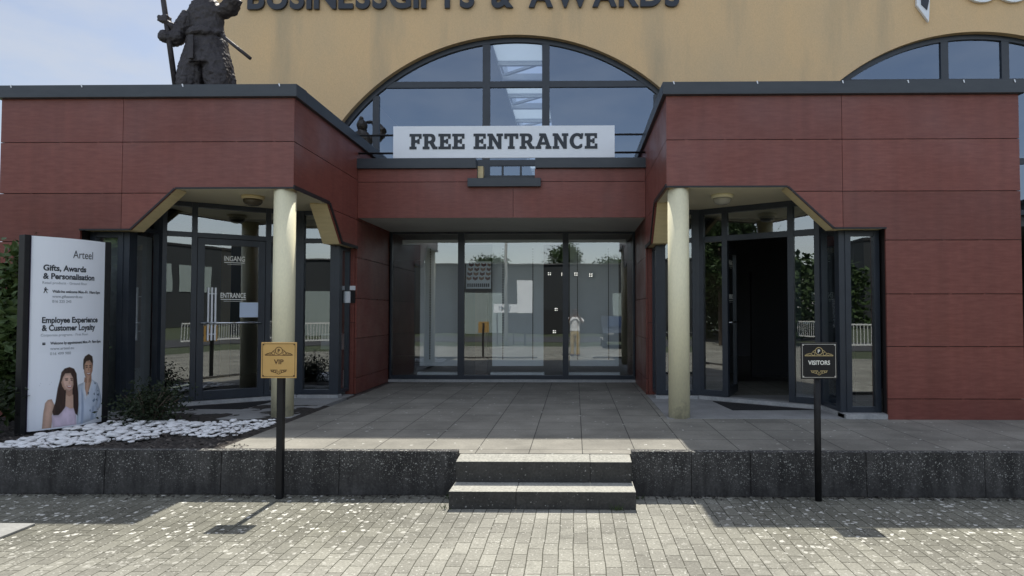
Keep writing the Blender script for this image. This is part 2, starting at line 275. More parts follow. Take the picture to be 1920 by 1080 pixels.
def tile_mat():
    m = bpy.data.materials.new('terrace_slabs'); m.use_nodes = True; t = m.node_tree; b = t.nodes['Principled BSDF']; k = t.links.new
    b.inputs['Roughness'].default_value = .8; b.inputs['Specular IOR Level'].default_value = .3
    co = t.nodes.new('ShaderNodeTexCoord'); mpn = t.nodes.new('ShaderNodeMapping'); mpn.inputs['Location'].default_value = (.43 + 5, .02, 0); k(co.outputs['Object'], mpn.inputs['Vector'])
    br = t.nodes.new('ShaderNodeTexBrick'); br.offset = 0; br.inputs['Scale'].default_value = 1
    br.inputs['Brick Width'].default_value = .5; br.inputs['Row Height'].default_value = .5; br.inputs['Mortar Size'].default_value = .005; br.inputs['Mortar Smooth'].default_value = .3; br.inputs['Bias'].default_value = 0
    br.inputs['Color1'].default_value = (.225, .216, .185, 1); br.inputs['Color2'].default_value = (.285, .272, .232, 1); br.inputs['Mortar'].default_value = (.06, .058, .05, 1)
    k(mpn.outputs[0], br.inputs['Vector'])
    ng = t.nodes.new('ShaderNodeTexNoise'); ng.inputs['Scale'].default_value = 48; ng.inputs['Detail'].default_value = 5; ng.inputs['Roughness'].default_value = .7; k(co.outputs['Object'], ng.inputs['Vector'])
    nl = t.nodes.new('ShaderNodeTexNoise'); nl.inputs['Scale'].default_value = 1.4; nl.inputs['Detail'].default_value = 7; nl.inputs['Roughness'].default_value = .6; k(co.outputs['Object'], nl.inputs['Vector'])
    mg = t.nodes.new('ShaderNodeMapRange'); mg.inputs['From Min'].default_value = .3; mg.inputs['From Max'].default_value = .7; mg.inputs['To Min'].default_value = .86; mg.inputs['To Max'].default_value = 1.12; k(ng.outputs['Fac'], mg.inputs['Value'])
    m2 = t.nodes.new('ShaderNodeMapRange'); m2.inputs['From Min'].default_value = .35; m2.inputs['From Max'].default_value = .65; m2.inputs['To Min'].default_value = .72; m2.inputs['To Max'].default_value = 1.12; k(nl.outputs['Fac'], m2.inputs['Value'])
    mu = t.nodes.new('ShaderNodeMath'); mu.operation = 'MULTIPLY'; k(mg.outputs[0], mu.inputs[0]); k(m2.outputs[0], mu.inputs[1])
    sc = t.nodes.new('ShaderNodeVectorMath'); sc.operation = 'SCALE'; k(br.outputs['Color'], sc.inputs[0]); k(mu.outputs[0], sc.inputs['Scale'])
    s2 = speckle(t, co.outputs['Object'], 22, .10, .4, .5)
    x = t.nodes.new('ShaderNodeMixRGB'); x.inputs[2].default_value = (.5, .5, .45, 1); k(s2, x.inputs['Fac']); k(sc.outputs[0], x.inputs[1]); k(x.outputs[0], b.inputs['Base Color'])
    h = t.nodes.new('ShaderNodeMath'); h.operation = 'MULTIPLY_ADD'; h.inputs[1].default_value = -1.0; k(br.outputs['Fac'], h.inputs[0])
    hg = t.nodes.new('ShaderNodeMath'); hg.operation = 'MULTIPLY'; hg.inputs[1].default_value = .2; k(ng.outputs['Fac'], hg.inputs[0]); k(hg.outputs[0], h.inputs[2])
    bn = t.nodes.new('ShaderNodeBump'); bn.inputs['Strength'].default_value = .6; bn.inputs['Distance'].default_value = .006; k(h.outputs[0], bn.inputs['Height']); k(bn.outputs['Normal'], b.inputs['Normal'])
    return m
M['tile'] = tile_mat()

def lichen_concrete(name, base, base2, dense, zfade=None):
    m = mat(name, base, .9, base2, 5, (1, 1, 1), .6, 45, fine=.3)
    t = m.node_tree; b = t.nodes['Principled BSDF']; src = b.inputs['Base Color'].links[0].from_socket; k = t.links.new
    co = t.nodes.new('ShaderNodeTexCoord')
    s1 = speckle(t, co.outputs['Object'], 58, dense * .75, .48, .6); s2 = speckle(t, co.outputs['Object'], 120, dense * .8, .5, .5)
    a = t.nodes.new('ShaderNodeMath'); a.operation = 'MAXIMUM'; k(s1, a.inputs[0]); k(s2, a.inputs[1])
    out = a.outputs[0]
    if zfade:
        s = t.nodes.new('ShaderNodeSeparateXYZ'); k(co.outputs['Object'], s.inputs[0])
        nz = t.nodes.new('ShaderNodeTexNoise'); nz.inputs['Scale'].default_value = 2.3; k(co.outputs['Object'], nz.inputs['Vector'])
        zz = t.nodes.new('ShaderNodeMath'); zz.operation = 'MULTIPLY_ADD'; zz.inputs[1].default_value = .35; k(nz.outputs['Fac'], zz.inputs[0]); k(s.outputs['Z'], zz.inputs[2])
        mr = t.nodes.new('ShaderNodeMapRange'); mr.inputs['From Min'].default_value = zfade[0]; mr.inputs['From Max'].default_value = zfade[1]; mr.inputs['To Min'].default_value = .04; k(zz.outputs[0], mr.inputs['Value'])
        mu = t.nodes.new('ShaderNodeMath'); mu.operation = 'MULTIPLY'; k(out, mu.inputs[0]); k(mr.outputs[0], mu.inputs[1]); out = mu.outputs[0]
    ms = t.nodes.new('ShaderNodeMapping'); ms.inputs['Scale'].default_value = (9, 9, 1.2); k(co.outputs['Object'], ms.inputs['Vector'])
    ns = t.nodes.new('ShaderNodeTexNoise'); ns.inputs['Scale'].default_value = 1; ns.inputs['Detail'].default_value = 6; ns.inputs['Roughness'].default_value = .65; k(ms.outputs[0], ns.inputs['Vector'])
    rs = t.nodes.new('ShaderNodeMapRange'); rs.inputs['From Min'].default_value = .35; rs.inputs['From Max'].default_value = .68; rs.inputs['To Min'].default_value = .55 if zfade else .93; rs.inputs['To Max'].default_value = 1.55 if zfade else 1.06; k(ns.outputs['Fac'], rs.inputs['Value'])
    vs_ = t.nodes.new('ShaderNodeVectorMath'); vs_.operation = 'SCALE'; k(src, vs_.inputs[0]); k(rs.outputs[0], vs_.inputs['Scale']); src = vs_.outputs[0]
    x = t.nodes.new('ShaderNodeMixRGB'); x.inputs[2].default_value = (.29, .29, .27, 1); k(out, x.inputs['Fac']); k(src, x.inputs[1]); k(x.outputs[0], b.inputs['Base Color'])
    return m
M['kerb'] = lichen_concrete('lichen_concrete', (.030, .029, .028), (.060, .058, .055), .55, (.24, .44))
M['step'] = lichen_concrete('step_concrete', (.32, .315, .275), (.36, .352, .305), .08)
M['riser_shade'] = lichen_concrete('riser_shade_concrete', (.036, .035, .032), (.062, .060, .055), .05)  # step concrete again, the shade of its upright faces put into the colour
M['soil'] = mat('soil', (.022, .018, .015), .95, (.05, .043, .036), 16, (1, 1, 1), .9, 35, fine=.5)

# ------------------------------------------------------------------ mesh helpers
class MB:
    def __init__(s): s.v = []; s.f = []
    def add(s, vs, fs):
        o = len(s.v); s.v += [tuple(v) for v in vs]; s.f += [tuple(i + o for i in f) for f in fs]; return s
    def hexa(s, b, t):   # bottom 4, top 4 (same winding)
        return s.add(list(b) + list(t), [(3, 2, 1, 0), (4, 5, 6, 7), (0, 1, 5, 4), (1, 2, 6, 5), (2, 3, 7, 6), (3, 0, 4, 7)])
    def box(s, x0, x1, y0, y1, z0, z1):
        x0, x1 = min(x0, x1), max(x0, x1); y0, y1 = min(y0, y1), max(y0, y1)
        return s.hexa([(x0, y0, z0), (x1, y0, z0), (x1, y1, z0), (x0, y1, z0)], [(x0, y0, z1), (x1, y0, z1), (x1, y1, z1), (x0, y1, z1)])
    def prism(s, poly, ext):
        n = len(poly); e = Vector(ext); p = [Vector(q) for q in poly]
        return s.add(p + [q + e for q in p], [tuple(range(n))[::-1], tuple(range(n, 2 * n))] + [(i, (i + 1) % n, n + (i + 1) % n, n + i) for i in range(n)])
    def tube(s, pts, rad, n=10, cap=True):
        pts = [Vector(p) for p in pts]; rs = rad if isinstance(rad, (list, tuple)) else [rad] * len(pts)
        rings = []; up = None
        for i, p in enumerate(pts):
            d = (pts[min(i + 1, len(pts) - 1)] - pts[max(i - 1, 0)]).normalized()
            if up is None:
                a = Vector((0, 0, 1)) if abs(d.z) < .9 else Vector((1, 0, 0)); up = d.cross(a).normalized()
            else: up = (up - d * up.dot(d)).normalized()
            w = d.cross(up); rings.append([p + (up * math.cos(6.28318 * j / n) + w * math.sin(6.28318 * j / n)) * rs[i] for j in range(n)])
        vs = [q for r in rings for q in r]; fs = []
        for i in range(len(pts) - 1):
            for j in range(n): fs.append((i * n + j, i * n + (j + 1) % n, (i + 1) * n + (j + 1) % n, (i + 1) * n + j))
        if cap: fs += [tuple(range(n))[::-1], tuple(range(len(vs) - n, len(vs)))]
        return s.add(vs, fs)
    def lathe(s, prof, c, n=24):
        c = Vector(c); vs = []; fs = []
        for r, z in prof: vs += [c + Vector((r * math.cos(6.28318 * j / n), r * math.sin(6.28318 * j / n), z)) for j in range(n)]
        for i in range(len(prof) - 1):
            for j in range(n): fs.append((i * n + j, i * n + (j + 1) % n, (i + 1) * n + (j + 1) % n, (i + 1) * n + j))
        fs += [tuple(range(n))[::-1], tuple(range(len(vs) - n, len(vs)))]
        return s.add(vs, fs)
    def ell(s, c, r, nu=16, nv=10):
        c = Vector(c); vs = []; fs = []
        for i in range(1, nv):
            a = math.pi * i / nv
            vs += [c + Vector((r[0] * math.sin(a) * math.cos(6.28318 * j / nu), r[1] * math.sin(a) * math.sin(6.28318 * j / nu), -r[2] * math.cos(a))) for j in range(nu)]
        b = len(vs); vs += [c + Vector((0, 0, -r[2])), c + Vector((0, 0, r[2]))]
        for i in range(nv - 2):
            for j in range(nu): fs.append((i * nu + j, i * nu + (j + 1) % nu, (i + 1) * nu + (j + 1) % nu, (i + 1) * nu + j))
        for j in range(nu): fs += [(b, (j + 1) % nu, j), (b + 1, (nv - 2) * nu + j, (nv - 2) * nu + (j + 1) % nu)]
        return s.add(vs, fs)
    def build(s, name, m, parent=None, smooth=False, bevel=0, fixn=True):
        bm = bmesh.new(); vs = [bm.verts.new(v) for v in s.v]
        for f in s.f:
            try: bm.faces.new([vs[i] for i in f])
            except ValueError: pass
        if fixn: bmesh.ops.recalc_face_normals(bm, faces=bm.faces)
        if bevel:
            ed = [e for e in bm.edges if len(e.link_faces) == 2 and e.calc_face_angle(0) > .6]
            bmesh.ops.bevel(bm, geom=ed, offset=bevel, segments=2, affect='EDGES', profile=.6)
        return link(name, bm, m, parent, smooth)

def link(name, bm, m, parent=None, smooth=False):
    me = bpy.data.meshes.new(name); bm.to_mesh(me); bm.free(); me.materials.append(m)
    if smooth:
        for p in me.polygons: p.use_smooth = True
    o = bpy.data.objects.new(name, me); COL.objects.link(o)
    if parent: o.parent = parent; o.matrix_parent_inverse = parent.matrix_basis.inverted()
    return o

def tag(o, label=None, cat=None, group=None, kind=None):
    if label: o['label'] = label
    if cat: o['category'] = cat
    if group: o['group'] = group
    if kind: o['kind'] = kind
    return o
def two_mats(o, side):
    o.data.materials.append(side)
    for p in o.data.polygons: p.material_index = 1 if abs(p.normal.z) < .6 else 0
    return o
def thing(name, loc, label, cat, group=None):
    o = bpy.data.objects.new(name, None); COL.objects.link(o); o.location = loc; o.empty_display_size = .2
    return tag(o, label, cat, group)
def bx(name, m, parent, *boxes, bevel=0):
    b = MB()
    for q in boxes: b.box(*q)
    return b.build(name, m, parent, bevel=bevel)

def text_obj(name, txt, size, m, parent, fn, offset=0.0, depth=.004, align='LEFT', spacing=1.0, width=None, res=4, xscale=1.0):
    """lettering as a real mesh; fn maps (x, y, d) in metres on the board to 3-D"""
    cu = bpy.data.curves.new(name, 'FONT'); cu.body = txt; cu.size = size; cu.offset = offset; cu.align_x = align
    cu.space_character = spacing; cu.extrude = depth / 2; cu.resolution_u = res; cu.fill_mode = 'BOTH'
    o = bpy.data.objects.new(name, cu); COL.objects.link(o)
    dg = bpy.context.evaluated_depsgraph_get(); me = bpy.data.meshes.new_from_object(o.evaluated_get(dg))
    bpy.data.objects.remove(o); bpy.data.curves.remove(cu)
    k = xscale
    if width:
        xs = [v.co.x for v in me.vertices]; k = width / (max(xs) - min(xs)); 
        x0 = min(xs) if align == 'LEFT' else 0
        for v in me.vertices: v.co.x = (v.co.x - x0) * k
    else:
        for v in me.vertices: v.co.x *= k
    for v in me.vertices: v.co = Vector(fn(v.co.x, v.co.y, v.co.z + depth / 2))
    me.name = name; me.materials.clear(); me.materials.append(m)
    o = bpy.data.objects.new(name, me); COL.objects.link(o)
    if parent: o.parent = parent; o.matrix_parent_inverse = parent.matrix_basis.inverted()
    return o

def flat_shape(name, polys, m, parent, fn, d=.002, strips=0):
    """flat printed shapes: list of 2-D outlines -> thin faces on a board"""
    bm = bmesh.new()
    for p in polys:
        try: bm.faces.new([bm.verts.new((x, y, 0)) for x, y in p])
        except ValueError: pass
    if strips:
        for i in range(1, strips):
            bmesh.ops.bisect_plane(bm, geom=bm.verts[:] + bm.edges[:] + bm.faces[:], plane_co=(i / strips, 0, 0), plane_no=(1, 0, 0))
    bmesh.ops.triangulate(bm, faces=bm.faces)
    for v in bm.verts: v.co = Vector(fn(v.co.x, v.co.y, d))
    return link(name, bm, m, parent)

def clad(name, outline, hcuts, vcuts, fn, thick, m, parent, gap=.009):
    """cladding boards: outline (s,z) cut along joints into separate boards with open joints; fn(s,z,d)->3-D"""
    bm = bmesh.new(); bm.faces.new([bm.verts.new((a, b, 0)) for a, b in outline])
    def cut(co, no, flt=None):
        fs = [f for f in bm.faces if flt is None or flt(f)]
        g = set(fs)
        for f in fs: g.update(f.edges); g.update(f.verts)
        bmesh.ops.bisect_plane(bm, geom=list(g), plane_co=co, plane_no=no)
    for h in hcuts:
        for e in (-gap / 2, gap / 2): cut((0, h + e, 0), (0, 1, 0))
    for (sv, z0, z1) in vcuts:
        fl = lambda f: z0 < f.calc_center_median().y < z1
        for e in (-gap / 3, gap / 3): cut((sv + e, 0, 0), (1, 0, 0), fl)
    dead = []
    for f in bm.faces:
        ys = [v.co.y for v in f.verts]; xs = [v.co.x for v in f.verts]
        if max(ys) - min(ys) < gap * 1.2 or max(xs) - min(xs) < gap * .9: dead.append(f)
    bmesh.ops.delete(bm, geom=dead, context='FACES')
    for f in list(bm.faces):
        r = bmesh.ops.extrude_face_region(bm, geom=[f])
        for g in r['geom']:
            if isinstance(g, bmesh.types.BMVert): g.co.z += thick
    def inside(px, py):
        c_ = False
        for (x0, y0), (x1, y1) in zip(outline, outline[1:] + outline[:1]):
            if (y0 > py) != (y1 > py) and px < (x1 - x0) * (py - y0) / (y1 - y0) + x0: c_ = not c_
        return c_
    rj = random.Random(len(outline) + int(outline[0][0] * 7)); x0 = min(a for a, b in outline); x1 = max(a for a, b in outline)
    for h in hcuts:      # short spacers left in the horizontal joints
        q_ = x0 + .25
        while q_ < x1 - .1:
            w_ = rj.uniform(.012, .030)
            if inside(q_ - .03, h - .02) and inside(q_ + .06, h + .02):
                r = bmesh.ops.create_cube(bm, size=1)['verts']
                for v in r: v.co = Vector((q_ + v.co.x * w_, h + v.co.y * gap * .96, .004 + thick * .45 + v.co.z * thick * .9))
            q_ += rj.uniform(.40, .50)
    for v in bm.verts: v.co = Vector(fn(v.co.x, v.co.y, v.co.z))
    bmesh.ops.recalc_face_normals(bm, faces=bm.faces)
    return link(name, bm, m, parent)

rnd = random.Random(7)
AX = -1.195      # symmetry axis of the entrance front
TZ = .36         # terrace level
F = 7.70         # front plane of the red pavilions
YG = 11.77       # shop window plane
YB = 12.35       # front plane of the ochre hall

# ------------------------------------------------------------------ ground and terrace
def struct(o): o['kind'] = 'structure'; return o
struct(bx('ground', M['grass'], None, (-300, 300, -300, 300, -.3, -.03)))
struct(bx('forecourt', M['paver'], None, (-40, 40, -7.0, 5.72, -.03, 0)))
struct(bx('road', M['asphalt'], None, (-120, 120, -20, -12, -.03, -.006)))
struct(bx('terrace', M['tile'], None, (-3.42, 14, 5.815, 11.95, .0, TZ)))
pb = MB()
for sg in (1, -1):
    pts = [(AX + sg * u, y, TZ) for u, y in ((2.335, 7.73), (4.9, 7.73), (4.9, 9.9), (2.335, 9.9))]
    pb.prism(pts, (0, 0, .005)) if sg > 0 else pb.prism([(AX - 2.335, 7.6, .2), (-6.2, 7.6, .2), (-6.2, 9.9, .2), (AX - 2.335, 9.9, .2)], (0, 0, .165))
struct(pb.build('porch_paving', M['aisle']))
# planting bed: uneven soil
bm = bmesh.new(); nx, ny = 90, 40; gv = []
for j in range(ny + 1):
    for i in range(nx + 1):
        x = -9.5 + (6.08) * i / nx; y = 5.815 + 2.9 * j / ny
        z = .365 + .03 * noise.noise((x * 2, y * 2, 0)) + .018 * noise.noise((x * 9, y * 9, 1)) + .012 * noise.noise((x * 25, y * 25, 3))
        if i == nx: z = min(z, .35)
        gv.append(bm.verts.new((x, y, z)))
for j in range(ny):
    for i in range(nx):
        a = j * (nx + 1) + i; bm.faces.new((gv[a], gv[a + 1], gv[a + nx + 2], gv[a + nx + 1]))
o = link('soil', bm, M['soil'], None, True); o['kind'] = 'structure'
bm = bmesh.new()
for i in range(2600):
    x = rnd.uniform(-7.2, -3.2); y = rnd.uniform(5.83, 7.1)
    if x > -3.45 and y > 6.2: continue
    a = rnd.uniform(0, 6.28); l = rnd.uniform(.008, .03); w = l * rnd.uniform(.25, .5); z = .368 + rnd.uniform(0, .03)
    if x > -3.42: z = TZ + .006
    c = Vector((x, y, z)); d = Vector((math.cos(a), math.sin(a), rnd.uniform(-.5, .5))) * l; e = Vector((-math.sin(a), math.cos(a), rnd.uniform(-.4, .4))) * w
    bm.faces.new([bm.verts.new(c + q) for q in (d + e * .2, e, -d, -e)])
tag(link('bark_mulch', bm, mat('mulch_chips', (.05, .040, .034), .9, (.13, .115, .10), 9), None), 'dark bark chips scattered over the planting bed', 'mulch', kind='stuff')

# retaining walls of concrete blocks
def retaining(xs, label):
    t = thing('retaining_wall', ((xs[0] + xs[-1]) / 2, 5.76, 0), label, 'wall', 'low concrete walls beside the steps')
    for a, b in zip(xs, xs[1:]):
        mb = MB(); k = rnd.uniform(-.004, .004); zz = .40 + rnd.uniform(-.003, .003)
        mb.prism([(a + .002, 5.70 + k, 0), (a + .002, 5.715 + k, zz), (a + .002, 5.812, zz), (a + .002, 5.812, 0)], (b - a - .004, 0, 0))
        mb.build('block', M['kerb'], t, bevel=.006)
    for x in xs: pass
    return t
retaining([-11.86, -10.79, -9.72, -8.65, -7.58, -6.51, -5.41, -4.334, -3.255, -2.163, -1.075], 'black lichen-speckled concrete wall left of the steps, below the planting bed')
retaining([.515, 1.06, 1.595, 2.641, 3.701, 4.77, 5.84, 6.9, 7.97, 9.04, 10.1], 'black lichen-speckled concrete wall right of the steps, behind the VISITORS post')
t = thing('entrance_step', (-.28, 5.5, 0), 'lower concrete step standing on the brick paving', 'step', 'steps up to the terrace')
mb = MB(); mb.box(-1.075, -.5025, 5.315, 5.66, 0, .150); two_mats(mb.build('block', M['step'], t, bevel=.008), M['riser_shade'])
mb = MB(); mb.box(-.501, .518, 5.315, 5.66, 0, .1505); two_mats(mb.build('block', M['step'], t, bevel=.008), M['riser_shade'])
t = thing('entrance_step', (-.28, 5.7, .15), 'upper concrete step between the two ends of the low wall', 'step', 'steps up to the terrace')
mb = MB(); mb.hexa([(-1.068, 5.60, 0), (.1355, 5.60, 0), (.1355, 5.813, 0), (-1.068, 5.813, 0)], [(-1.068, 5.60, .335), (.1355, 5.60, .335), (.1355, 5.813, .358), (-1.068, 5.813, .358)]); two_mats(mb.build('block', M['step'], t, bevel=.008), M['riser_shade'])
mb = MB(); mb.hexa([(.137, 5.60, 0), (.508, 5.60, 0), (.508, 5.813, 0), (.137, 5.813, 0)], [(.137, 5.60, .334), (.508, 5.60, .334), (.508, 5.813, .357), (.137, 5.813, .357)]); two_mats(mb.build('block', M['step'], t, bevel=.008), M['riser_shade'])
tag(bx('access_cover', mat('cover_concrete', (.25, .25, .235), .8, (.31, .31, .29), 5, fine=.1), None, (-5.2, -4.23, 4.55, 4.86, 0, .02), bevel=.004), 'pale flat slab lying on the brick paving at the left edge', 'slab')

# ------------------------------------------------------------------ entrance pavilions
HC = [.613, 1.252, 1.899, 2.564, 3.172, 3.82]
DA, DB = (4.57, 8.55), (3.10, 9.55)      # ends of the slanted door wall in (u, Y)

def glazing(P, parent, p0, p1, z0, z1, posts, rails, w=.07, dep=.07, skip=(), glassm=None, gname='glass_pane'):
    """frame + panes along p0->p1; posts = s of intermediate mullions, rails = z of transoms; skip = (i, j) openings"""
    a = Vector(p0); b = Vector(p1); Ln = (b - a).length; d = (b - a) / Ln; n = Vector((-d.y, d.x))
    def q(s, e, z): c = a + d * s + n * e; return (c.x, c.y, z)
    mb = MB()
    def bar(s0, s1, za, zb, h=dep / 2): mb.hexa([q(s0, -h, za), q(s1, -h, za), q(s1, h, za), q(s0, h, za)], [q(s0, -h, zb), q(s1, -h, zb), q(s1, h, zb), q(s0, h, zb)])
    se = [0] + list(posts) + [Ln]; ze = [z0] + list(rails) + [z1]
    for i, s_ in enumerate(se):
        s0, s1 = (0, w) if i == 0 else ((Ln - w, Ln) if i == len(se) - 1 else (s_ - w / 2, s_ + w / 2)); bar(s0, s1, z0, z1)
    for i in range(len(se) - 1):
        sa = se[i] + (w if i == 0 else w / 2); sb = se[i + 1] - (w if i == len(se) - 2 else w / 2)
        for j, z_ in enumerate(ze):
            za, zb = (z0, z0 + w) if j == 0 else ((z1 - w, z1) if j == len(ze) - 1 else (z_ - w / 2, z_ + w / 2))
            if (i, 0) in skip and j == 0: continue
            bar(sa, sb, za, zb, dep / 2 - .004)
        for j in range(len(ze) - 1):
            if (i, j) in skip: continue
            za = ze[j] + (w if j == 0 else w / 2); zb = ze[j + 1] - (w if j == len(ze) - 2 else w / 2)
            g = MB(); g.add([q(sa, 0, za), q(sb, 0, za), q(sb, 0, zb), q(sa, 0, zb)], [(0, 1, 2, 3)]); g.build(gname, glassm or M['glass'], P, fixn=False)
    return mb, q, Ln

def door_leaf(parent, hinge, d2, width, z0, z1, textflip, label, bar_out, name='entrance_door'):
    """glazed leaf: frame (its own mesh) with panes, push bar and lettering as sub-parts"""
    a = Vector(hinge); d = Vector(d2).normalized(); n = Vector((-d.y, d.x)) * bar_out
    def q(s, e, z): c = a + d * s + n * e; return (c.x, c.y, z)
    mb = MB(); w = .09; h = .03
    for s0, s1, za, zb in ((0, w, z0, z1), (width - w, width, z0, z1), (w, width - w, z0, z0 + .13), (w, width - w, z1 - w, z1)):
        mb.hexa([q(s0, -h, za), q(s1, -h, za), q(s1, h, za), q(s0, h, za)], [q(s0, -h, zb), q(s1, -h, zb), q(s1, h, zb), q(s0, h, zb)])
    D = mb.build(name, M['frame'], parent, bevel=.004)
    if label: D['label'] = label
    g = MB(); g.add([q(w, 0, z0 + .13), q(width - w, 0, z0 + .13), q(width - w, 0, z1 - w), q(w, 0, z1 - w)], [(0, 1, 2, 3)]); g.build('glass_pane', M['glass'], D, fixn=False)
    mb = MB(); mb.tube([q(.05, .085, 1.52), q(width - .05, .085, 1.52)], .014, 10)
    for s in (.06, width - .06): mb.tube([q(s, .0, 1.52), q(s, .085, 1.52)], .011, 8)
    mb.build('push_bar', M['chrome'], D, True)
    def fn(x, y, dd): s = (width - x) if textflip else x; return q(s, .006 + dd, y)
    for tx, zb, wd, xx in (('INGANG', 2.425, .27, .335), ('ENTRANCE', 1.885, .33, .295)):
        text_obj('lettering', tx, .105, M['paleletter'], D, lambda x, y, dd, zb=zb, xx=xx: fn(x + xx, y + zb, dd), .0022, .001, width=wd)
        u = MB(); u.add([fn(xx, zb - .028, .001), fn(xx + wd, zb - .028, .001), fn(xx + wd, zb - .018, .001), fn(xx, zb - .018, .001)], [(0, 1, 2, 3)])
        u.add([fn(xx + .04, zb - .052, .001), fn(xx + wd - .04, zb - .052, .001), fn(xx + wd - .04, zb - .047, .001), fn(xx + .04, zb - .047, .001)], [(0, 1, 2, 3)])
        u.build('underline', M['paleletter'], D, fixn=False)
    return D, q

def pavilion(sg, uend, label):
    X = lambda u: AX + sg * u
    P = thing('entrance_pavilion', (X(4), F, TZ), label, 'pavilion', 'red entrance pavilions')
    out = [(2.335, 4.372), (2.335, 3.23), (3.83, 3.23), (4.39, 2.71), (5.03, 2.71), (5.03, TZ), (uend, TZ), (uend, 4.372)]
    c1 = clad('front_cladding', out, HC, [(4.51, 2.72, 4.4)], lambda s, z, d: (X(s), F + d, z), .03, M['red'], P)
    so_ = [(F + .032, 4.372), (F + .032, 3.23), (8.83, 3.23), (9.32, 2.71), (10.0, 2.71), (10.0, TZ), (11.735, TZ), (11.735, 3.19), (12.34, 3.95), (12.34, 4.372)]
    clad('side_cladding', so_, HC, [(10.0, .3, 3.17)], lambda s, z, d: (X(2.335 + d), s, z), .03, M['red'], P)
    # structure behind the boards
    mb = MB()
    mb.box(X(2.38), X(uend - .02), F + .035, F + .16, 3.262, 4.36)
    mb.box(X(2.38), X(2.47), F + .16, 12.3, 3.262, 4.36)
    mb.box(X(5.07), X(uend - .02), F + .035, F + .22, TZ, 3.262)
    mb.prism([(X(3.86), F + .035, 3.262), (X(4.42), F + .035, 2.745), (X(5.07), F + .035, 2.745), (X(5.07), F + .035, 3.262)], (0, .16, 0))
    mb.prism([(X(2.38), 8.86, 3.262), (X(2.38), 9.35, 2.745), (X(2.38), 9.98, 2.745), (X(2.38), 9.98, 3.262)], (sg * .09, 0, 0))
    mb.box(X(2.38), X(2.47), 10.04, 11.74, TZ, 3.262)
    mb.box(X(uend - .2), X(uend - .02), F + .16, 12.3, TZ, 4.36)
    mb.build('wall', M['core'], P)
    bx('jamb_cladding', M['red'], P, (X(2.37), X(2.50), 9.985, 10.035, TZ, 1.50), (X(2.37), X(2.50), 9.985, 10.035, 1.51, 2.70))
    # coping with clips
    cp = MB()
    cp.prism([(X(2.285), F - .06, 4.375), (X(2.285), F - .06, 4.53), (X(2.285), F + .24, 4.545), (X(2.285), F + .24, 4.375)], (sg * (uend + .05 - 2.285), 0, 0))
    cp.prism([(X(2.285), F + .24, 4.375), (X(2.285), F + .24, 4.535), (X(2.52), F + .24, 4.545), (X(2.52), F + .24, 4.375)], (0, 12.3 - F - .24, 0))
    cp.build('coping', M['coping'], P, bevel=.004)
    for u in ((2.42, 3.45, 4.5, 5.3, 5.98, 6.6) if sg > 0 else (2.5, 3.72, 5.0, 5.9)):
        u2 = u
        if sg > 0 and False: pass
        mb = MB(); mb.hexa([(X(u2), F - .068, 4.497), (X(u2) + .012, F - .068, 4.497), (X(u2) + .012, F - .061, 4.497), (X(u2), F - .061, 4.497)],
                           [(X(u2) - .012, F - .068, 4.533), (X(u2) + .004, F - .068, 4.533), (X(u2) + .004, F - .061, 4.533), (X(u2) - .012, F - .061, 4.533)])
        mb.build('coping_clip', M['silver'], P)
    bx('roof', M['roof'], P, (X(2.475), X(uend - .205), F + .165, 12.3, 4.2, 4.3))
    # porch ceiling, haunches and dark edge trim
    cl = MB(); cl.prism([(X(2.475), F + .165, 3.246), (X(4.9), F + .165, 3.246), (X(4.9), 10.4, 3.246), (X(2.475), 10.4, 3.246)], (0, 0, .06))
    cl.box(X(2.366), X(3.86), F + .036, F + .164, 3.236, 3.26); cl.box(X(2.366), X(2.474), F + .166, 8.86, 3.236, 3.26)
    cl.build('porch_ceiling', M['soffit'], P)
    hm = MB(); hm.prism([(X(3.835), F + .034, 3.226), (X(4.392), F + .034, 2.708), (X(4.425), F + .034, 2.742), (X(3.868), F + .034, 3.26)], (0, .21, 0))
    hm.build('front_haunch', M['haunch'], P)
    hm = MB(); hm.prism([(X(2.368), 8.835, 3.226), (X(2.368), 9.322, 2.708), (X(2.368), 9.355, 2.742), (X(2.368), 8.868, 3.26)], (sg * .25, 0, 0))
    hm.build('side_haunch', M['haunch'], P)
    bx('low_soffit', M['haunch'], P, (X(4.43), X(5.03), F + .034, F + .25, 2.712, 2.742)); bx('low_soffit', M['haunch'], P, (X(2.368), X(2.6), 9.36, 9.98, 2.712, 2.742))
    tr = MB()
    for a, b in (((2.325, 3.222), (3.83, 3.222)), ((3.83, 3.222), (4.39, 2.702)), ((4.39, 2.702), (5.04, 2.702))):
        dx, dz = b[0] - a[0], b[1] - a[1]; l = math.hypot(dx, dz); nx_, nz_ = -dz / l * .022, dx / l * .022
        if nz_ < 0: nx_, nz_ = -nx_, -nz_
        tr.prism([(X(a[0]), F - .008, a[1]), (X(b[0]), F - .008, b[1]), (X(b[0] + nx_), F - .008, b[1] + nz_), (X(a[0] + nx_), F - .008, a[1] + nz_)], (0, .006, 0))
    for a, b in (((F - .008, 3.218), (8.83, 3.218)), ((8.83, 3.218), (9.32, 2.698)), ((9.32, 2.698), (10.0, 2.698))):
        dx, dz = b[0] - a[0], b[1] - a[1]; l = math.hypot(dx, dz); nx_, nz_ = -dz / l * .05, dx / l * .05
        if nz_ < 0: nx_, nz_ = -nx_, -nz_
        tr.prism([(X(2.332), a[0], a[1]), (X(2.332), b[0], b[1]), (X(2.332), b[0] + nx_, b[1] + nz_), (X(2.332), a[0] + nx_, a[1] + nz_)], (-sg * .012, 0, 0))
    tr.build('edge_trim', M['trim'], P)
    mb = MB(); mb.lathe([(.133, TZ), (.133, 3.236)], (X(2.50), F + .135, 0), 40); col = mb.build('column', M['cream'], P, True)
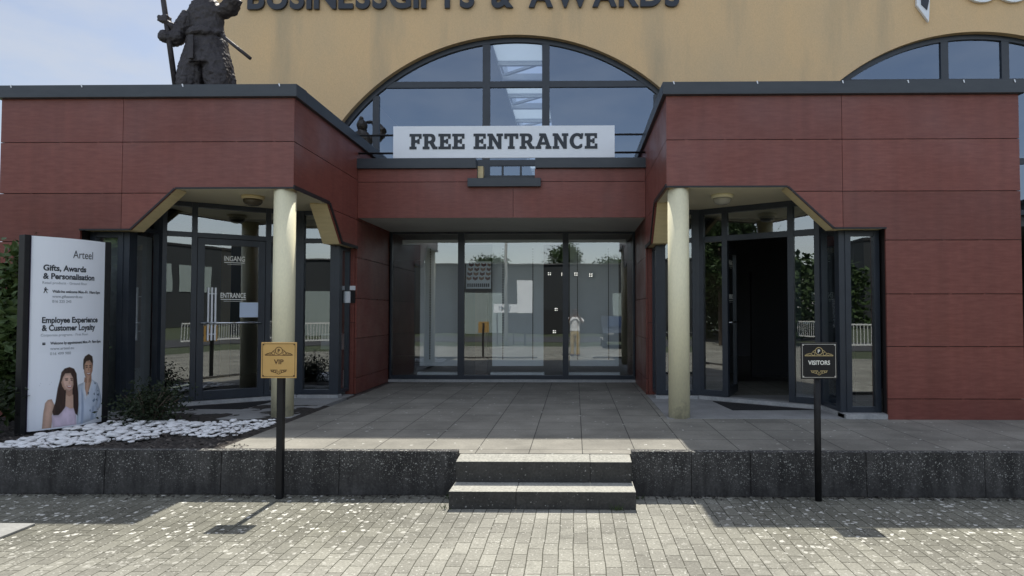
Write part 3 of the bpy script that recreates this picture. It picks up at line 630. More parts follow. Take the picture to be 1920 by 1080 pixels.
    for p in col.data.polygons:
        if len(p.vertices) > 4: p.use_smooth = False
    # glazing: front panel, return, slanted door wall, inner panel, inner return
    z0, z1, zr = TZ + .06, 3.245, 2.78
    gm = M['glass']
    fr = MB()
    def seg(p0, p1, posts=(), rails=(), top=z1, w=.07, skip=()):
        mb, q, Ln = glazing(P, P, (X(p0[0]), p0[1]), (X(p1[0]), p1[1]), z0, top, posts, rails, w, .075, skip); fr.add(mb.v, mb.f); return q, Ln
    seg((5.03, 7.90), (4.60, 7.90), top=2.705)
    seg((4.57, 7.98), (4.57, 8.50), rails=(zr,), top=z1, w=.05)
    ln = math.hypot(1.47, 1.0); s1, s2 = ln * .225, ln * .765
    if sg < 0:
        q, Ln = seg(DA, DB, (s1, s2), (zr,), skip=((1, 0),))
    else:
        q, Ln = seg(DA, DB, (s1, s2), (zr,), skip=((1, 0),), w=.085)
    seg((3.06, 9.55), (2.51, 9.55), rails=(zr,))
    seg((2.47, 9.58), (2.47, 9.98), top=2.70, w=.05)
    # corner posts
    for u, y in ((4.575, 7.925), (4.585, 8.53), (3.085, 9.56), (2.485, 9.565)):
        fr.box(X(u - .05), X(u + .05), y - .05, y + .05, z0, (2.703 if (y < 8 or u < 2.6) else z1))
    fr.build('glazing_frame', M['frame'], P, bevel=.003)
    sl_ = MB()
    for a, b in (((5.06, F + .01), (4.52, F + .01)), ):
        sl_.box(X(a[0]), X(b[0]), F + .01, 7.95, TZ, TZ + .058)
    sl_.prism([(X(4.52), F + .06, TZ), (X(4.62), F + .06, TZ), (X(4.62), 8.6, TZ), (X(4.52), 8.46, TZ)], (0, 0, .056))
    nx_, ny_ = .5624, .8268
    sl_.prism([(X(4.52), 8.46, TZ), (X(4.62), 8.62, TZ), (X(3.14), 9.63, TZ), (X(3.06), 9.46, TZ)], (0, 0, .054))
    sl_.box(X(3.06), X(2.42), 9.47, 9.62, TZ, TZ + .052)
    sl_.build('sill', M['stone'], P, bevel=.004)
    return P, X, s1, s2, ln

PL, XL_, s1, s2, LN = pavilion(-1, 6.07, 'dark red panelled pavilion with a closed glass door, behind the white totem sign')
PR, XR_, s1, s2, LN = pavilion(1, 6.685, 'dark red panelled pavilion whose glass doorway stands open, behind the VISITORS sign')

# closed leaf in the left door wall
a = Vector((XL_(DA[0]), DA[1])); b = Vector((XL_(DB[0]), DB[1])); d = (b - a).normalized()
D, q = door_leaf(PL, a + d * (s1 + .04), d, s2 - s1 - .08, TZ + .062, 2.74, False, 'closed glass door lettered INGANG and ENTRANCE', -1)
hb = MB()
for k in (0, .045, .09): hb.box(0, 1, 0, 1, 0, 1); hb.v = hb.v[:-8]; hb.f = hb.f[:-6]; hb.tube([q(.14 + k, .06, 1.27), q(.14 + k, .06, 2.03)], .013, 8)
hb.tube([q(.13, .06, 1.36), q(.245, .06, 1.36)], .008, 6); hb.tube([q(.13, .06, 1.94), q(.245, .06, 1.94)], .008, 6)
for zz in (1.40, 1.90): hb.tube([q(.185, .0, zz), q(.185, .06, zz)], .008, 6)
hb.build('reflected_bars', M['white'], D)  # solid bars added to imitate pale upright lines reflected in the door glass
n2 = MB(); n2.hexa([q(.545, .012, 1.60), q(.835, .012, 1.60), q(.835, .014, 1.60), q(.545, .014, 1.60)], [q(.545, .012, 1.82), q(.835, .012, 1.82), q(.835, .014, 1.82), q(.545, .014, 1.82)])
no = n2.build('paper_notice', M['paper']); tag(no, 'small pale blue paper notice stuck on the closed glass door', 'notice')
# open leaf in the right doorway, swung in behind the sidelight
a = Vector((XR_(DA[0]), DA[1])); b = Vector((XR_(DB[0]), DB[1])); d = (b - a).normalized()
h = a + d * (s1 - .02) + Vector((.05, .09))
D2, q2 = door_leaf(PR, h, (1, .12), s2 - s1 - .08, TZ + .03, 2.70, True, 'glass door swung open behind the side window', 1)
h2 = a + d * (s2 + .02) + Vector((.04, .12))
D3, q3 = door_leaf(PR, h2, (.45, 1), .9, TZ + .03, 2.70, False, 'inner glass door folded back in the dark lobby', -1)

# ceiling lamps
for sg, lab in ((-1, 'round ceiling lamp with dark glass under the left porch'), (1, 'round cream ceiling lamp with frosted glass under the right porch')):
    X = lambda u: AX + sg * u
    c = (X(3.17), 8.32, 3.245)
    t = thing('ceiling_lamp', c, lab, 'lamp', 'porch ceiling lamps')
    MB().lathe([(.145, 0), (.145, -.03), (.135, -.045), (.10, -.045)], c, 28).build('mounting_ring', M['cream' if sg > 0 else 'haunch'], t, True)
    MB().lathe([(.122, -.046), (.118, -.075), (.098, -.108), (.06, -.128), (.005, -.133)], c, 28).build('lamp_shade', mat('frosted_shade' if sg > 0 else 'smoked_shade', (.42, .41, .36) if sg > 0 else (.09, .075, .05), .25), t, True)

for nm_, q_ in (('front_blind', (-6.19, -5.83, 7.99, 8.0, .45, 2.66)), ('return_blind', (-5.84, -5.83, 8.02, 8.46, .45, 2.70))):
    tag(bx('roller_blind', mat('blind_cloth', (.20, .205, .21), .8, (.25, .255, .26), 3), None, q_), 'grey blind behind the narrow front pane beside the totem' if q_[0] < -6 else 'grey blind behind the side return pane of the left porch', 'blind', 'grey blinds')
# doormats set in the porch floors
for sg, lab in ((-1, 'black doormat in front of the closed door beside the VIP column'), (1, 'black triangular doormat in front of the open doorway')):
    X = lambda u: AX + sg * u
    mb = MB(); mb.prism([(X(3.22), 9.20, TZ + .0055), (X(4.42), 8.40, TZ + .0055), (X(3.30), 8.36, TZ + .0055)], (0, 0, .007))
    tag(mb.build('doormat', M['mat_fibre']), lab, 'doormat', 'porch doormats')

# ------------------------------------------------------------------ glazed link between the pavilions
G = thing('shopfront', (AX, 10, TZ), 'recessed shop window bay under a red fascia between the two pavilions', 'shopfront')
XA, XB = AX - 2.335, AX + 2.335
fo = [(XA + .004, 4.0), (XA + .004, 3.205), (XB - .004, 3.205), (XB - .004, 4.0), (-.65, 4.0), (-.65, 3.84), (-1.59, 3.84), (-1.59, 4.0)]
clad('fascia_cladding', fo, [3.79], [(-1.0, 3.2, 3.785)], lambda s, z, d: (s, 10.0 + d, z), .03, M['red'], G)
bx('fascia_wall', M['core'], G, (XA + .01, -1.6, 10.035, 10.15, 3.23, 3.98), (-.64, XB - .01, 10.035, 10.15, 3.23, 3.98), (-1.6, -.64, 10.035, 10.15, 3.23, 3.82))
bx('coping', M['coping'], G, (XA - .02, -1.60, 9.94, 10.2, 4.003, 4.165), (-.64, XB + .02, 9.94, 10.2, 4.003, 4.165), bevel=.004)
bx('outlet_box', M['coping'], G, (-1.73, -.55, 9.92, 9.998, 3.70, 3.835), (-1.58, -.66, 10.16, 10.25, 3.70, 3.93), bevel=.004)
bx('outlet_cheek', M['haunch'], G, (-1.585, -1.50, 10.06, 10.19, 3.842, 4.06))
bx('roof', M['roof'], G, (XA + .01, XB - .01, 10.26, 12.3, 3.72, 3.80))
bx('soffit', M['greysoffit'], G, (XA + .005, XB - .005, 10.032, 11.81, 3.208, 3.226))
gf = MB()
gx0, gx1 = XA + .01, XB - .01
zb, zt = TZ + .05, 3.205
for x0, x1 in ((gx0, gx0 + .035), (-2.227, -2.105), (-.232, -.121), (gx1 - .035, gx1)): gf.box(x0, x1, YG, YG + .09, zb, zt)
sp = [(gx0 + .035, -2.227), (-2.105, -.232), (-.121, gx1 - .035)]
for x0, x1 in sp:
    gf.box(x0, x1, YG + .004, YG + .086, zb, zb + .075); gf.box(x0, x1, YG + .004, YG + .086, zt - .04, zt)
gf.build('window_frame', M['frame'], G, bevel=.003)
for x0, x1 in sp:
    mb = MB(); mb.add([(x0, YG + .03, zb + .075), (x1, YG + .03, zb + .075), (x1, YG + .03, zt - .04), (x0, YG + .03, zt - .04)], [(0, 1, 2, 3)]); mb.build('glass_pane', M['glass'], G, fixn=False)
bx('sill', M['stone'], G, (XA + .002, -1.9, YG - .05, YG + .12, TZ, TZ + .048), (-1.897, -.6, YG - .05, YG + .12, TZ, TZ + .049), (-.597, XB - .002, YG - .05, YG + .12, TZ, TZ + .048))

# banner on its rails
t = thing('sign_rail', (AX, 10.02, 4.165), 'thin black double rail carrying the FREE ENTRANCE board', 'rail')
for z in (4.265, 4.56): MB().tube([(XA + .0, 10.02, z), (XB - .0, 10.02, z)], .017, 8).build('bar', M['black'], t, True)
for x in (-2.1, -.2): MB().tube([(x, 10.06, 4.166), (x, 10.06, 4.58)], .014, 8).build('upright', M['black'], t, True)
t = thing('entrance_banner', (-1.15, 9.96, 4.17), 'long white board reading FREE ENTRANCE above the shopfront', 'sign')
bx('board', M['board'], t, (-2.945, .642, 9.955, 9.985, 4.17, 4.69), bevel=.002)
# slab-serif capitals drawn as outlines (unit cap height)
def arc(cx, cy, rx, ry, a0, a1, n): return [(cx + rx * math.cos(R(a0 + (a1 - a0) * i / n)), cy + ry * math.sin(R(a0 + (a1 - a0) * i / n))) for i in range(n + 1)]
GL = {
 'F': (.80, [[(0, 0), (.44, 0), (.44, .15), (.34, .15), (.34, .43), (.52, .43), (.52, .36), (.64, .36), (.64, .66), (.52, .66), (.52, .59), (.34, .59), (.34, .85), (.62, .85), (.62, .70), (.77, .70), (.77, 1), (0, 1), (0, .85), (.11, .85), (.11, .15), (0, .15)]]),
 'E': (.84, [[(0, 0), (.80, 0), (.80, .31), (.65, .31), (.65, .15), (.34, .15), (.34, .43), (.50, .43), (.50, .36), (.62, .36), (.62, .66), (.50, .66), (.50, .59), (.34, .59), (.34, .85), (.63, .85), (.63, .70), (.78, .70), (.78, 1), (0, 1), (0, .85), (.11, .85), (.11, .15), (0, .15)]]),
 'N': (1.04, [[(0, 0), (.40, 0), (.40, .15), (.30, .15), (.30, .66), (.70, 0), (.90, 0), (.90, .85), (1.0, .85), (1.0, 1), (.60, 1), (.60, .85), (.70, .85), (.70, .37), (.32, 1), (0, 1), (0, .85), (.10, .85), (.10, .15), (0, .15)]]),
 'T': (.94, [[(.24, 0), (.66, 0), (.66, .15), (.565, .15), (.565, .84), (.74, .84), (.74, .67), (.90, .67), (.90, 1), (0, 1), (0, .67), (.16, .67), (.16, .84), (.335, .84), (.335, .15), (.24, .15)]]),
 'R': (.96, [[(0, 0), (.42, 0), (.42, .15), (.33, .15), (.33, .38), (.45, .38), (.66, 0), (.95, 0), (.95, .15), (.85, .15), (.68, .43), (.76, .50), (.80, .60), (.81, .70), (.79, .82), (.72, .93), (.60, .99), (.46, 1), (0, 1), (0, .85), (.105, .85), (.105, .15), (0, .15)], [(.33, .53), (.33, .85), (.46, .85), (.54, .82), (.58, .76), (.59, .69), (.57, .60), (.52, .55), (.45, .53)]]),
 'A': (1.06, [[(0, 0), (.36, 0), (.36, .15), (.29, .15), (.335, .28), (.68, .28), (.725, .15), (.66, .15), (.66, 0), (1.03, 0), (1.03, .15), (.95, .15), (.66, 1), (.25, 1), (.25, .85), (.34, .85), (.08, .15), (0, .15)], [(.385, .42), (.505, .80), (.63, .42)]]),
 'C': (.92, [arc(.48, .5, .48, .515, 48, 312, 26) + [(.80, .30)] + arc(.49, .5, .25, .345, 318, 42, 20)[0:1] + arc(.49, .5, .25, .345, 312, 48, 20) + [(.66, .66), (.82, .66), (.88, 1.0), (.74, 1.0)]]),
 ' ': (.42, []),
}
def slab_text(name, txt, x0, width, zb, h, y, m, parent, depth=.006):
    tot = sum(GL[c][0] for c in txt) + .07 * (len(txt) - 1); k = width / tot; x = x0
    cu = bpy.data.curves.new(name, 'CURVE'); cu.dimensions = '2D'; cu.fill_mode = 'BOTH'; cu.extrude = depth / 2; cu.offset = .003
    for ch in txt:
        for loop in GL[ch][1]:
            sp_ = cu.splines.new('POLY'); sp_.points.add(len(loop) - 1); sp_.use_cyclic_u = True
            for p, (a_, b_) in zip(sp_.points, loop): p.co = (x + a_ * k, b_ * h, 0, 1)
        x += (GL[ch][0] + .07) * k
    o = bpy.data.objects.new(name, cu); COL.objects.link(o)
    dg = bpy.context.evaluated_depsgraph_get(); me = bpy.data.meshes.new_from_object(o.evaluated_get(dg)); bpy.data.objects.remove(o)
    for v in me.vertices: v.co = Vector((v.co.x, y - depth / 2 - v.co.z, zb + v.co.y))
    me.name = name; me.materials.clear(); me.materials.append(m)
    o = bpy.data.objects.new(name, me); COL.objects.link(o); o.parent = parent; o.matrix_parent_inverse = parent.matrix_basis.inverted()
    return o
slab_text('lettering', 'FREE ENTRANCE', -2.675, 3.045, 4.315, .245, 9.953, M['ink'], t)

# ------------------------------------------------------------------ ochre hall with arched windows
HALL = thing('ochre_hall', (3, YB, 0), 'big ochre rendered hall with arched windows rising behind the pavilions', 'building')
HX0, HX1, HZ = -7.5, 22.0, 10.05
ACS = [AX, 8.05, 17.3]; AR, AZ = 4.4, 2.87
# front wall: columns of quads above the arches, piers between
def arch_z(x):
    for c in ACS:
        u = abs(x - c)
        if u < AR * .9: return AZ + math.sqrt(AR * AR - u * u)
    return None
xs = {HX0, HX1, -7.1, 5.4}
for c in ACS:
    for i in range(-36, 37):
        x = c + AR * .9 * i / 36
        if HX0 < x < HX1: xs.add(round(x, 5))
xs = sorted(xs); wl = MB(); rv = MB()
for xa, xb in zip(xs, xs[1:]):
    xm = (xa + xb) / 2; za = None
    for c in ACS:
        if abs(xm - c) < AR * .9:
            za = AZ + math.sqrt(max(AR * AR - (xa - c) ** 2, 0)); zc = AZ + math.sqrt(max(AR * AR - (xb - c) ** 2, 0))
    if za is None: za = zc = 3.4 if -7.1 < xm < 5.4 else 0
    wl.hexa([(xa, YB, za), (xb, YB, zc), (xb, YB + .35, zc), (xa, YB + .35, za)], [(xa, YB, HZ), (xb, YB, HZ), (xb, YB + .35, HZ), (xa, YB + .35, HZ)])
bm = bmesh.new(); vs = [bm.verts.new(v) for v in wl.v]
for f in wl.f: bm.faces.new([vs[i] for i in f])
bmesh.ops.remove_doubles(bm, verts=bm.verts, dist=1e-4)
cnt = {}
for f in bm.faces: cnt.setdefault(frozenset(v.index for v in f.verts), []).append(f)
bm.verts.index_update(); cnt = {}
for f in bm.faces: cnt.setdefault(frozenset(v.index for v in f.verts), []).append(f)
bmesh.ops.delete(bm, geom=[f for l in cnt.values() if len(l) > 1 for f in l], context='FACES')
bmesh.ops.recalc_face_normals(bm, faces=bm.faces)
link('front_wall', bm, M['yellow'], HALL)
bx('side_wall', M['yellow'], HALL, (HX0, HX0 + .35, YB + .352, 34, 0, HZ), (HX1 - .35, HX1, YB + .352, 34, 0, HZ), (HX0, HX1, 34.002, 34.3, 0, HZ))
# roof with a strip skylight running back
SX0, SX1 = -2.28, -.92
bx('roof', M['hallin'], HALL, (HX0 + .36, SX0, YB + .36, 33.9, 9.2, 9.4), (SX1, HX1 - .36, YB + .36, 33.9, 9.2, 9.4))
skp = MB(); sk = MB(); sk.box(SX0 - .05, SX0 - .002, YB + .5, 33.8, 9.1, 9.95); sk.box(SX1 + .002, SX1 + .05, YB + .5, 33.8, 9.1, 9.95)
yy = 14.0
while yy < 33:
    skp.box(SX0, SX1, yy, yy + 1.44, 9.12, 9.15); sk.box(SX0, SX1, yy + 1.44, yy + 1.54, 9.0, 9.2)
    sk.hexa([(SX0, yy + 2.55, 9.1), (SX0 + .16, yy + 2.55, 9.1), (SX1, yy + 1.62, 9.1), (SX1 - .16, yy + 1.62, 9.1)], [(SX0, yy + 2.55, 9.17), (SX0 + .16, yy + 2.55, 9.17), (SX1, yy + 1.62, 9.17), (SX1 - .16, yy + 1.62, 9.17)])
    sk.box(SX0, SX1, yy + 2.6, yy + 2.72, 9.0, 9.2)
    yy += 2.75
sk.build('skylight', M['skyl'], HALL)
tm_ = bpy.data.materials.new('opal_sheet'); tm_.use_nodes = True; t_ = tm_.node_tree; t_.nodes.clear()
to_ = t_.nodes.new('ShaderNodeOutputMaterial'); tt_ = t_.nodes.new('ShaderNodeBsdfTranslucent'); tt_.inputs['Color'].default_value = (.62, .64, .64, 1); t_.links.new(tt_.outputs[0], to_.inputs['Surface'])
skp.build('skylight_sheet', tm_, HALL)
bx('upper_floor', M['inner'], HALL, (HX0 + .36, HX1 - .36, YB + .36, 33.9, 3.42, 3.62))
for c in ACS[:2] + ACS[2:]:
    fr = MB(); Y0, Y1 = YB + .12, YB + .20
    n = 48; a0 = math.asin(.9)
    def ring(r0, r1, y0, y1):
        for i in range(n):
            aa, ab = -a0 + 2 * a0 * i / n, -a0 + 2 * a0 * (i + 1) / n
            pt = lambda r, a_: (c + r * math.sin(a_), AZ + r * math.cos(a_))
            p = [pt(r0, aa), pt(r0, ab), pt(r1, ab), pt(r1, aa)]
            fr.hexa([(x, y0, z) for x, z in p], [(x, y1, z) for x, z in p])
    ring(AR - .10, AR - .002, Y0, Y1)
    us = [-2.855, -.605, .605, 2.855]
    mulls = [(-.605, .15), (.605, .15), (-2.855, .13), (2.855, .13)]
    topz = lambda u: AZ + math.sqrt((AR - .06) ** 2 - u * u)
    for u, w in mulls:
        zt_ = min(topz(u - w / 2), topz(u + w / 2)); fr.box(c + u - w / 2, c + u + w / 2, Y0 + .004, Y1 - .004, 3.65, zt_)
    hw = lambda z: math.sqrt((AR - .06) ** 2 - (z - AZ) ** 2)
    for z, h in ((6.245, .125), (4.64, .12), (3.62, .1)):
        w_ = min(hw(z), AR * .9); edges = [-w_] + [e for u, w in sorted(mulls) if abs(u) < w_ - .05 for e in (u - w / 2, u + w / 2)] + [w_]
        for e0, e1 in zip(edges[::2], edges[1::2]): fr.box(c + e0, c + e1, Y0 + .008, Y1 - .008, z, z + h)
    for u in ((-.27, .1) if c == AX else ()): fr.box(c + u - .02, c + u + .02, Y0 + .02, Y1 - .02, 3.72, 4.64)
    FO = fr.build('arched_window', M['frame'], HALL)
    # panes between the mullions, each cut to the arch
    cols = [-AR * .895, -2.855, -.605, .605, 2.855, AR * .895]; rows = [3.65, 4.70, 6.30, 9]
    for i in range(5):
        for j in range(3):
            ua, ub, za, zc = cols[i], cols[i + 1], rows[j], rows[j + 1]
            top = []; bot = []
            for k in range(13):
                u = ua + (ub - ua) * k / 12; zz = AZ + math.sqrt((AR - .05) ** 2 - u * u)
                if zz <= za: continue
                top.append((c + u, Y0 + .04, min(zz, zc))); bot.append((c + u, Y0 + .04, za))
            if len(top) < 2 or max(p[2] for p in top) - za < .03: continue
            pg = MB()
            for k in range(len(top) - 1): pg.add([bot[k], bot[k + 1], top[k + 1], top[k]], [(0, 1, 2, 3)])
            pg.build('pane', M['darkglass'], FO, fixn=False)
# ground floor rooms behind the entrances
bx('ground_floor_room', M['innerdark'], HALL, (-7.1, 21.6, 19.0, 19.2, .3, 3.41), (HX0 + .37, -7.1, YB + .37, 19.2, .3, 3.41))
struct(bx('floor', M['innerfloor'], None, (-7.05, 5.3, 9.6, 19, .2, .352), (-5.7, -4.3, 8.7, 9.6, .2, .351), (1.9, 5.3, 8.0, 9.598, .2, .3515)))
bx('lobby_partition', M['innerdark'], HALL, (1.2, 2.55, 12.8, 12.9, .36, 3.25), (3.62, 5.3, 12.8, 12.9, .36, 3.25), (2.55, 3.62, 12.8, 12.9, 2.5, 3.25))
bx('lobby_door', mat('lobby_wood', (.10, .06, .04), .5, (.13, .08, .05), 4, (6, 1, .4)), HALL, (2.57, 3.05, 12.83, 12.88, .36, 2.49))
bx('lobby_rail', M['chrome'], HALL, (1.4, 2.5, 12.70, 12.74, 1.25, 1.28))
bx('ground_ceiling', M['inner'], HALL, (-7.05, 5.3, 10.42, 18.98, 3.26, 3.40))

# wall lettering: each capital a part
t = thing('wall_lettering', (-2.2, YB, 7.82), 'dark raised capitals BUSINESSGIFTS & AWARDS across the ochre wall', 'lettering')
cu_w = {}
def adv(s): 
    cu = bpy.data.curves.new('m', 'FONT'); cu.body = s; cu.size = .70; o = bpy.data.objects.new('m', cu); COL.objects.link(o)
    dg = bpy.context.evaluated_depsgraph_get(); me = bpy.data.meshes.new_from_object(o.evaluated_get(dg)); x = [v.co.x for v in me.vertices]
    bpy.data.objects.remove(o); bpy.data.meshes.remove(me); return (min(x), max(x))
TXT = 'BUSINESSGIFTS & AWARDS'; ws = [adv(c) if c != ' ' else (0, .22) for c in TXT]
gapw = .10; tot = sum(b_ - a_ for a_, b_ in ws) + gapw * (len(TXT) - 1); kx = (2.075 + 6.60) / tot; x = -6.60
for ch, (a_, b_) in zip(TXT, ws):
    if ch != ' ':
        text_obj('letter', ch, .70, M['letter'], t, lambda X_, Y_, D_, x=x, a_=a_: (x + (X_ - a_) * kx, YB - .015 - D_, 7.82 + Y_), .022, .05, res=8)
    x += (b_ - a_ + gapw) * kx
# emblem at the upper right: pale outlined blade and rounded letter bottoms
t = thing('wall_emblem', (7.4, YB, 7.5), 'pale outlined emblem with a pointed blade at the top right of the wall', 'emblem')
def plate(name, pts, y, dep, m): return MB().prism([(x_, y, z_) for x_, z_ in pts], (0, dep, 0)).build(name, m, t, bevel=.006)
plate('blade', [(6.80, 8.6), (6.80, 7.78), (7.035, 7.44), (7.10, 8.6)], YB - .07, .06, M['board'])
plate('blade_core', [(6.88, 8.6), (6.88, 7.79), (6.995, 7.67), (7.035, 7.85), (7.045, 8.6)], YB - .084, .012, M['letter'])
for cx_, r_ in ((8.10, .42), (8.72, .42)):
    pts = [(cx_ + r_ * math.cos(R(a_)), 8.25 + r_ * math.sin(R(a_))) for a_ in range(0, 360, 12)]
    plate('letter_ring', pts, YB - .07, .06, M['board'])
    pts = [(cx_ + .27 * math.cos(R(a_)), 8.27 + .27 * math.sin(R(a_))) for a_ in range(0, 360, 12)]
    plate('letter_core', pts, YB - .084, .012, M['letter'])

# ------------------------------------------------------------------ statue on the left roof
def remesh(mb, vox, smooth_it=6):
    bm = bmesh.new(); vs = [bm.verts.new(v) for v in mb.v]
    for f in mb.f:
        try: bm.faces.new([vs[i] for i in f])
        except ValueError: pass
    bmesh.ops.recalc_face_normals(bm, faces=bm.faces)
    me = bpy.data.meshes.new('tmp'); bm.to_mesh(me); bm.free(); o = bpy.data.objects.new('tmp', me); COL.objects.link(o)
    md = o.modifiers.new('r', 'REMESH'); md.mode = 'VOXEL'; md.voxel_size = vox
    sm = o.modifiers.new('s', 'SMOOTH'); sm.iterations = smooth_it; sm.factor = .5
    dg = bpy.context.evaluated_depsgraph_get(); out = bpy.data.meshes.new_from_object(o.evaluated_get(dg)); bpy.data.objects.remove(o); bpy.data.meshes.remove(me)
    return out
SXc, SY = -5.50, 9.10
ST = thing('warrior_statue', (SXc, SY, 4.30), 'dark bronze robed warrior statue with a spear, standing on the left pavilion roof', 'statue')
mb = MB()
def loft(secs, n=28, folds=0):
    vs = []; fs = []
    for (cx_, cy_, z, rx, ry, fd) in secs:
        for j in range(n):
            a_ = 6.28318 * j / n; k = 1 + fd * math.cos(7 * a_ + z * 2) ; vs.append((cx_ + rx * k * math.cos(a_), cy_ + ry * k * math.sin(a_), z))
    for i in range(len(secs) - 1):
        for j in range(n): fs.append((i * n + j, i * n + (j + 1) % n, (i + 1) * n + (j + 1) % n, (i + 1) * n + j))
    fs += [tuple(range(n))[::-1], tuple(range(len(vs) - n, len(vs)))]
    mb.add(vs, fs)
for sx_ in (-1, 1):   # two wide trouser legs
    loft([(SXc + sx_ * .205, SY, 4.80, .17, .22, 0), (SXc + sx_ * .215, SY, 4.98, .185, .25, .03), (SXc + sx_ * .20, SY, 5.15, .200, .25, .04), (SXc + sx_ * .165, SY, 5.40, .19, .23, .03), (SXc + sx_ * .12, SY, 5.68, .17, .19, 0), (SXc + sx_ * .09, SY, 5.85, .15, .17, 0)])
    mb.ell((SXc + sx_ * .22, SY - .12, 4.74), (.11, .2, .09))
loft([(SXc, SY, 5.30, .29, .20, .05), (SXc, SY, 5.50, .315, .23, .05), (SXc, SY, 5.72, .275, .20, .02), (SXc, SY, 5.88, .235, .17, 0), (SXc - .01, SY, 6.02, .25, .17, 0), (SXc - .02, SY, 6.18, .265, .17, 0), (SXc - .03, SY, 6.30, .20, .14, 0), (SXc - .03, SY, 6.38, .10, .10, 0)])
mb.ell((SXc - .03, SY - .02, 6.52), (.125, .145, .17)); mb.ell((SXc - .03, SY - .12, 6.42), (.09, .06, .11)); mb.ell((SXc - .03, SY + .02, 6.68), (.06, .06, .07))
# left-of-picture arm with wide sleeve down to the spear, and the forearm of the upper grip
mb.tube([(SXc - .27, SY, 6.15), (SXc - .34, SY - .02, 5.95), (SXc - .42, SY - .06, 5.76)], [.10, .12, .12], 14)
mb.tube([(SXc - .38, SY - .05, 5.78), (SXc - .47, SY - .12, 5.70), (SXc - .50, SY - .16, 5.71)], [.125, .11, .075], 14)
mb.ell((SXc - .535, SY - .17, 5.72), (.085, .085, .095)); 
mb.tube([(SXc - .40, SY - .12, 5.84), (SXc - .45, SY - .18, 5.91), (SXc - .54, SY - .18, 5.98)], [.06, .045, .042], 10)
mb.box(SXc - .60, SXc - .46, SY - .235, SY - .12, 5.93, 6.03)
# right-of-picture arm raised to the brow
mb.tube([(SXc + .22, SY, 6.16), (SXc + .36, SY - .05, 6.20), (SXc + .47, SY - .10, 6.34)], [.11, .12, .115], 14)
mb.tube([(SXc + .47, SY - .10, 6.36), (SXc + .34, SY - .18, 6.55), (SXc + .16, SY - .24, 6.66)], [.13, .09, .05], 12)
mb.ell((SXc + .08, SY - .25, 6.69), (.10, .05, .04))
for row, zz, rx_, ry_ in ((0, 5.60, .295, .215), (1, 5.42, .335, .245)):   # skirt plates
    for j in range(9):
        a_ = R(190 + j * 20); cx_, cy_ = SXc + rx_ * math.cos(a_), SY + ry_ * math.sin(a_); tx, ty = -math.sin(a_) * .05, math.cos(a_) * .05; ox, oy = math.cos(a_) * .022, math.sin(a_) * .022
        mb.hexa([(cx_ - tx - ox, cy_ - ty - oy, zz - .10), (cx_ + tx - ox, cy_ + ty - oy, zz - .10), (cx_ + tx + ox, cy_ + ty + oy, zz - .10), (cx_ - tx + ox, cy_ - ty + oy, zz - .10)],
                [(cx_ - tx * .8 - ox, cy_ - ty * .8 - oy, zz + .08), (cx_ + tx * .8 - ox, cy_ + ty * .8 - oy, zz + .08), (cx_ + tx * .8, cy_ + ty * .8, zz + .08), (cx_ - tx * .8, cy_ - ty * .8, zz + .08)])
mb.lathe([(.24, 5.74), (.265, 5.77), (.265, 5.83), (.24, 5.86)], (SXc, SY, 0), 30)
me = remesh(mb, .0125, 2); me.name = 'body'
nrm = [v.normal.copy() for v in me.vertices]
for v in me.vertices:
    c_ = v.co.copy(); nn = noise.noise(c_ * 9) * .015 + noise.noise(c_ * 26) * .011 + noise.noise(c_ * 60) * .006 + noise.noise(Vector((c_.x * 14, c_.y * 14, c_.z * 2.5))) * .012
    v.co = c_ + nrm[v.index] * nn
me.materials.clear(); me.materials.append(M['bronze'])
for p in me.polygons: p.use_smooth = True
o = bpy.data.objects.new('body', me); COL.objects.link(o); o.parent = ST; o.matrix_parent_inverse = ST.matrix_basis.inverted()
MB().tube([(-5.825, SY - .17, 4.80), (-6.045, SY - .17, 6.19), (-6.24, SY - .17, 7.45)], [.038, .036, .030], 12).build('spear', M['bronze'], ST, True)
MB().tube([(-5.26, SY - .22, 5.80), (-4.70, SY - .27, 5.35)], [.026, .026], 10).build('sword', M['bronze'], ST, True)
MB().tube([(-5.21, SY - .235, 5.76), (-5.17, SY - .24, 5.73)], [.05, .05], 10).build('sword_guard', M['bronze'], ST, True)
bx('plinth', M['bronze'], ST, (SXc - .5, SXc + .5, SY - .42, SY + .42, 4.30, 4.66), bevel=.01)
bx('tie_sash', M['bronze'], ST, (SXc - .1, SXc - .03, SY - .29, SY - .26, 5.35, 5.70), bevel=.01)

# ------------------------------------------------------------------ totem sign
A2 = Vector((-5.835, 6.56)); B2 = Vector((-5.525, 7.21)); TL = (B2 - A2).length; td = (B2 - A2) / TL; tn = Vector((td.y, -td.x))
Zb, Zt = .40, 2.495; TH = Zt - Zb
def tp(a_, zz, d_):
    """a_ 0..1 across, zz metres up, d_ out of the convex face"""
    bow = .075 * (1 - (2 * a_ - 1) ** 2); c_ = A2 + td * (a_ * TL) + tn * (bow + d_); return (c_.x, c_.y, zz)
TS = thing('totem_sign', ((A2.x + B2.x) / 2, (A2.y + B2.y) / 2, .36), 'tall white convex totem sign with black edges standing in the planting bed', 'sign')
mb = MB(); n = 16
for i in range(n):
    a0_, a1_ = i / n, (i + 1) / n
    mb.hexa([tp(a0_, Zb, 0), tp(a1_, Zb, 0), tp(a1_, Zb, -.02), tp(a0_, Zb, -.02)], [tp(a0_, Zt, 0), tp(a1_, Zt, 0), tp(a1_, Zt, -.02), tp(a0_, Zt, -.02)])
mb.build('panel', M['totem'], TS)
cs = MB()
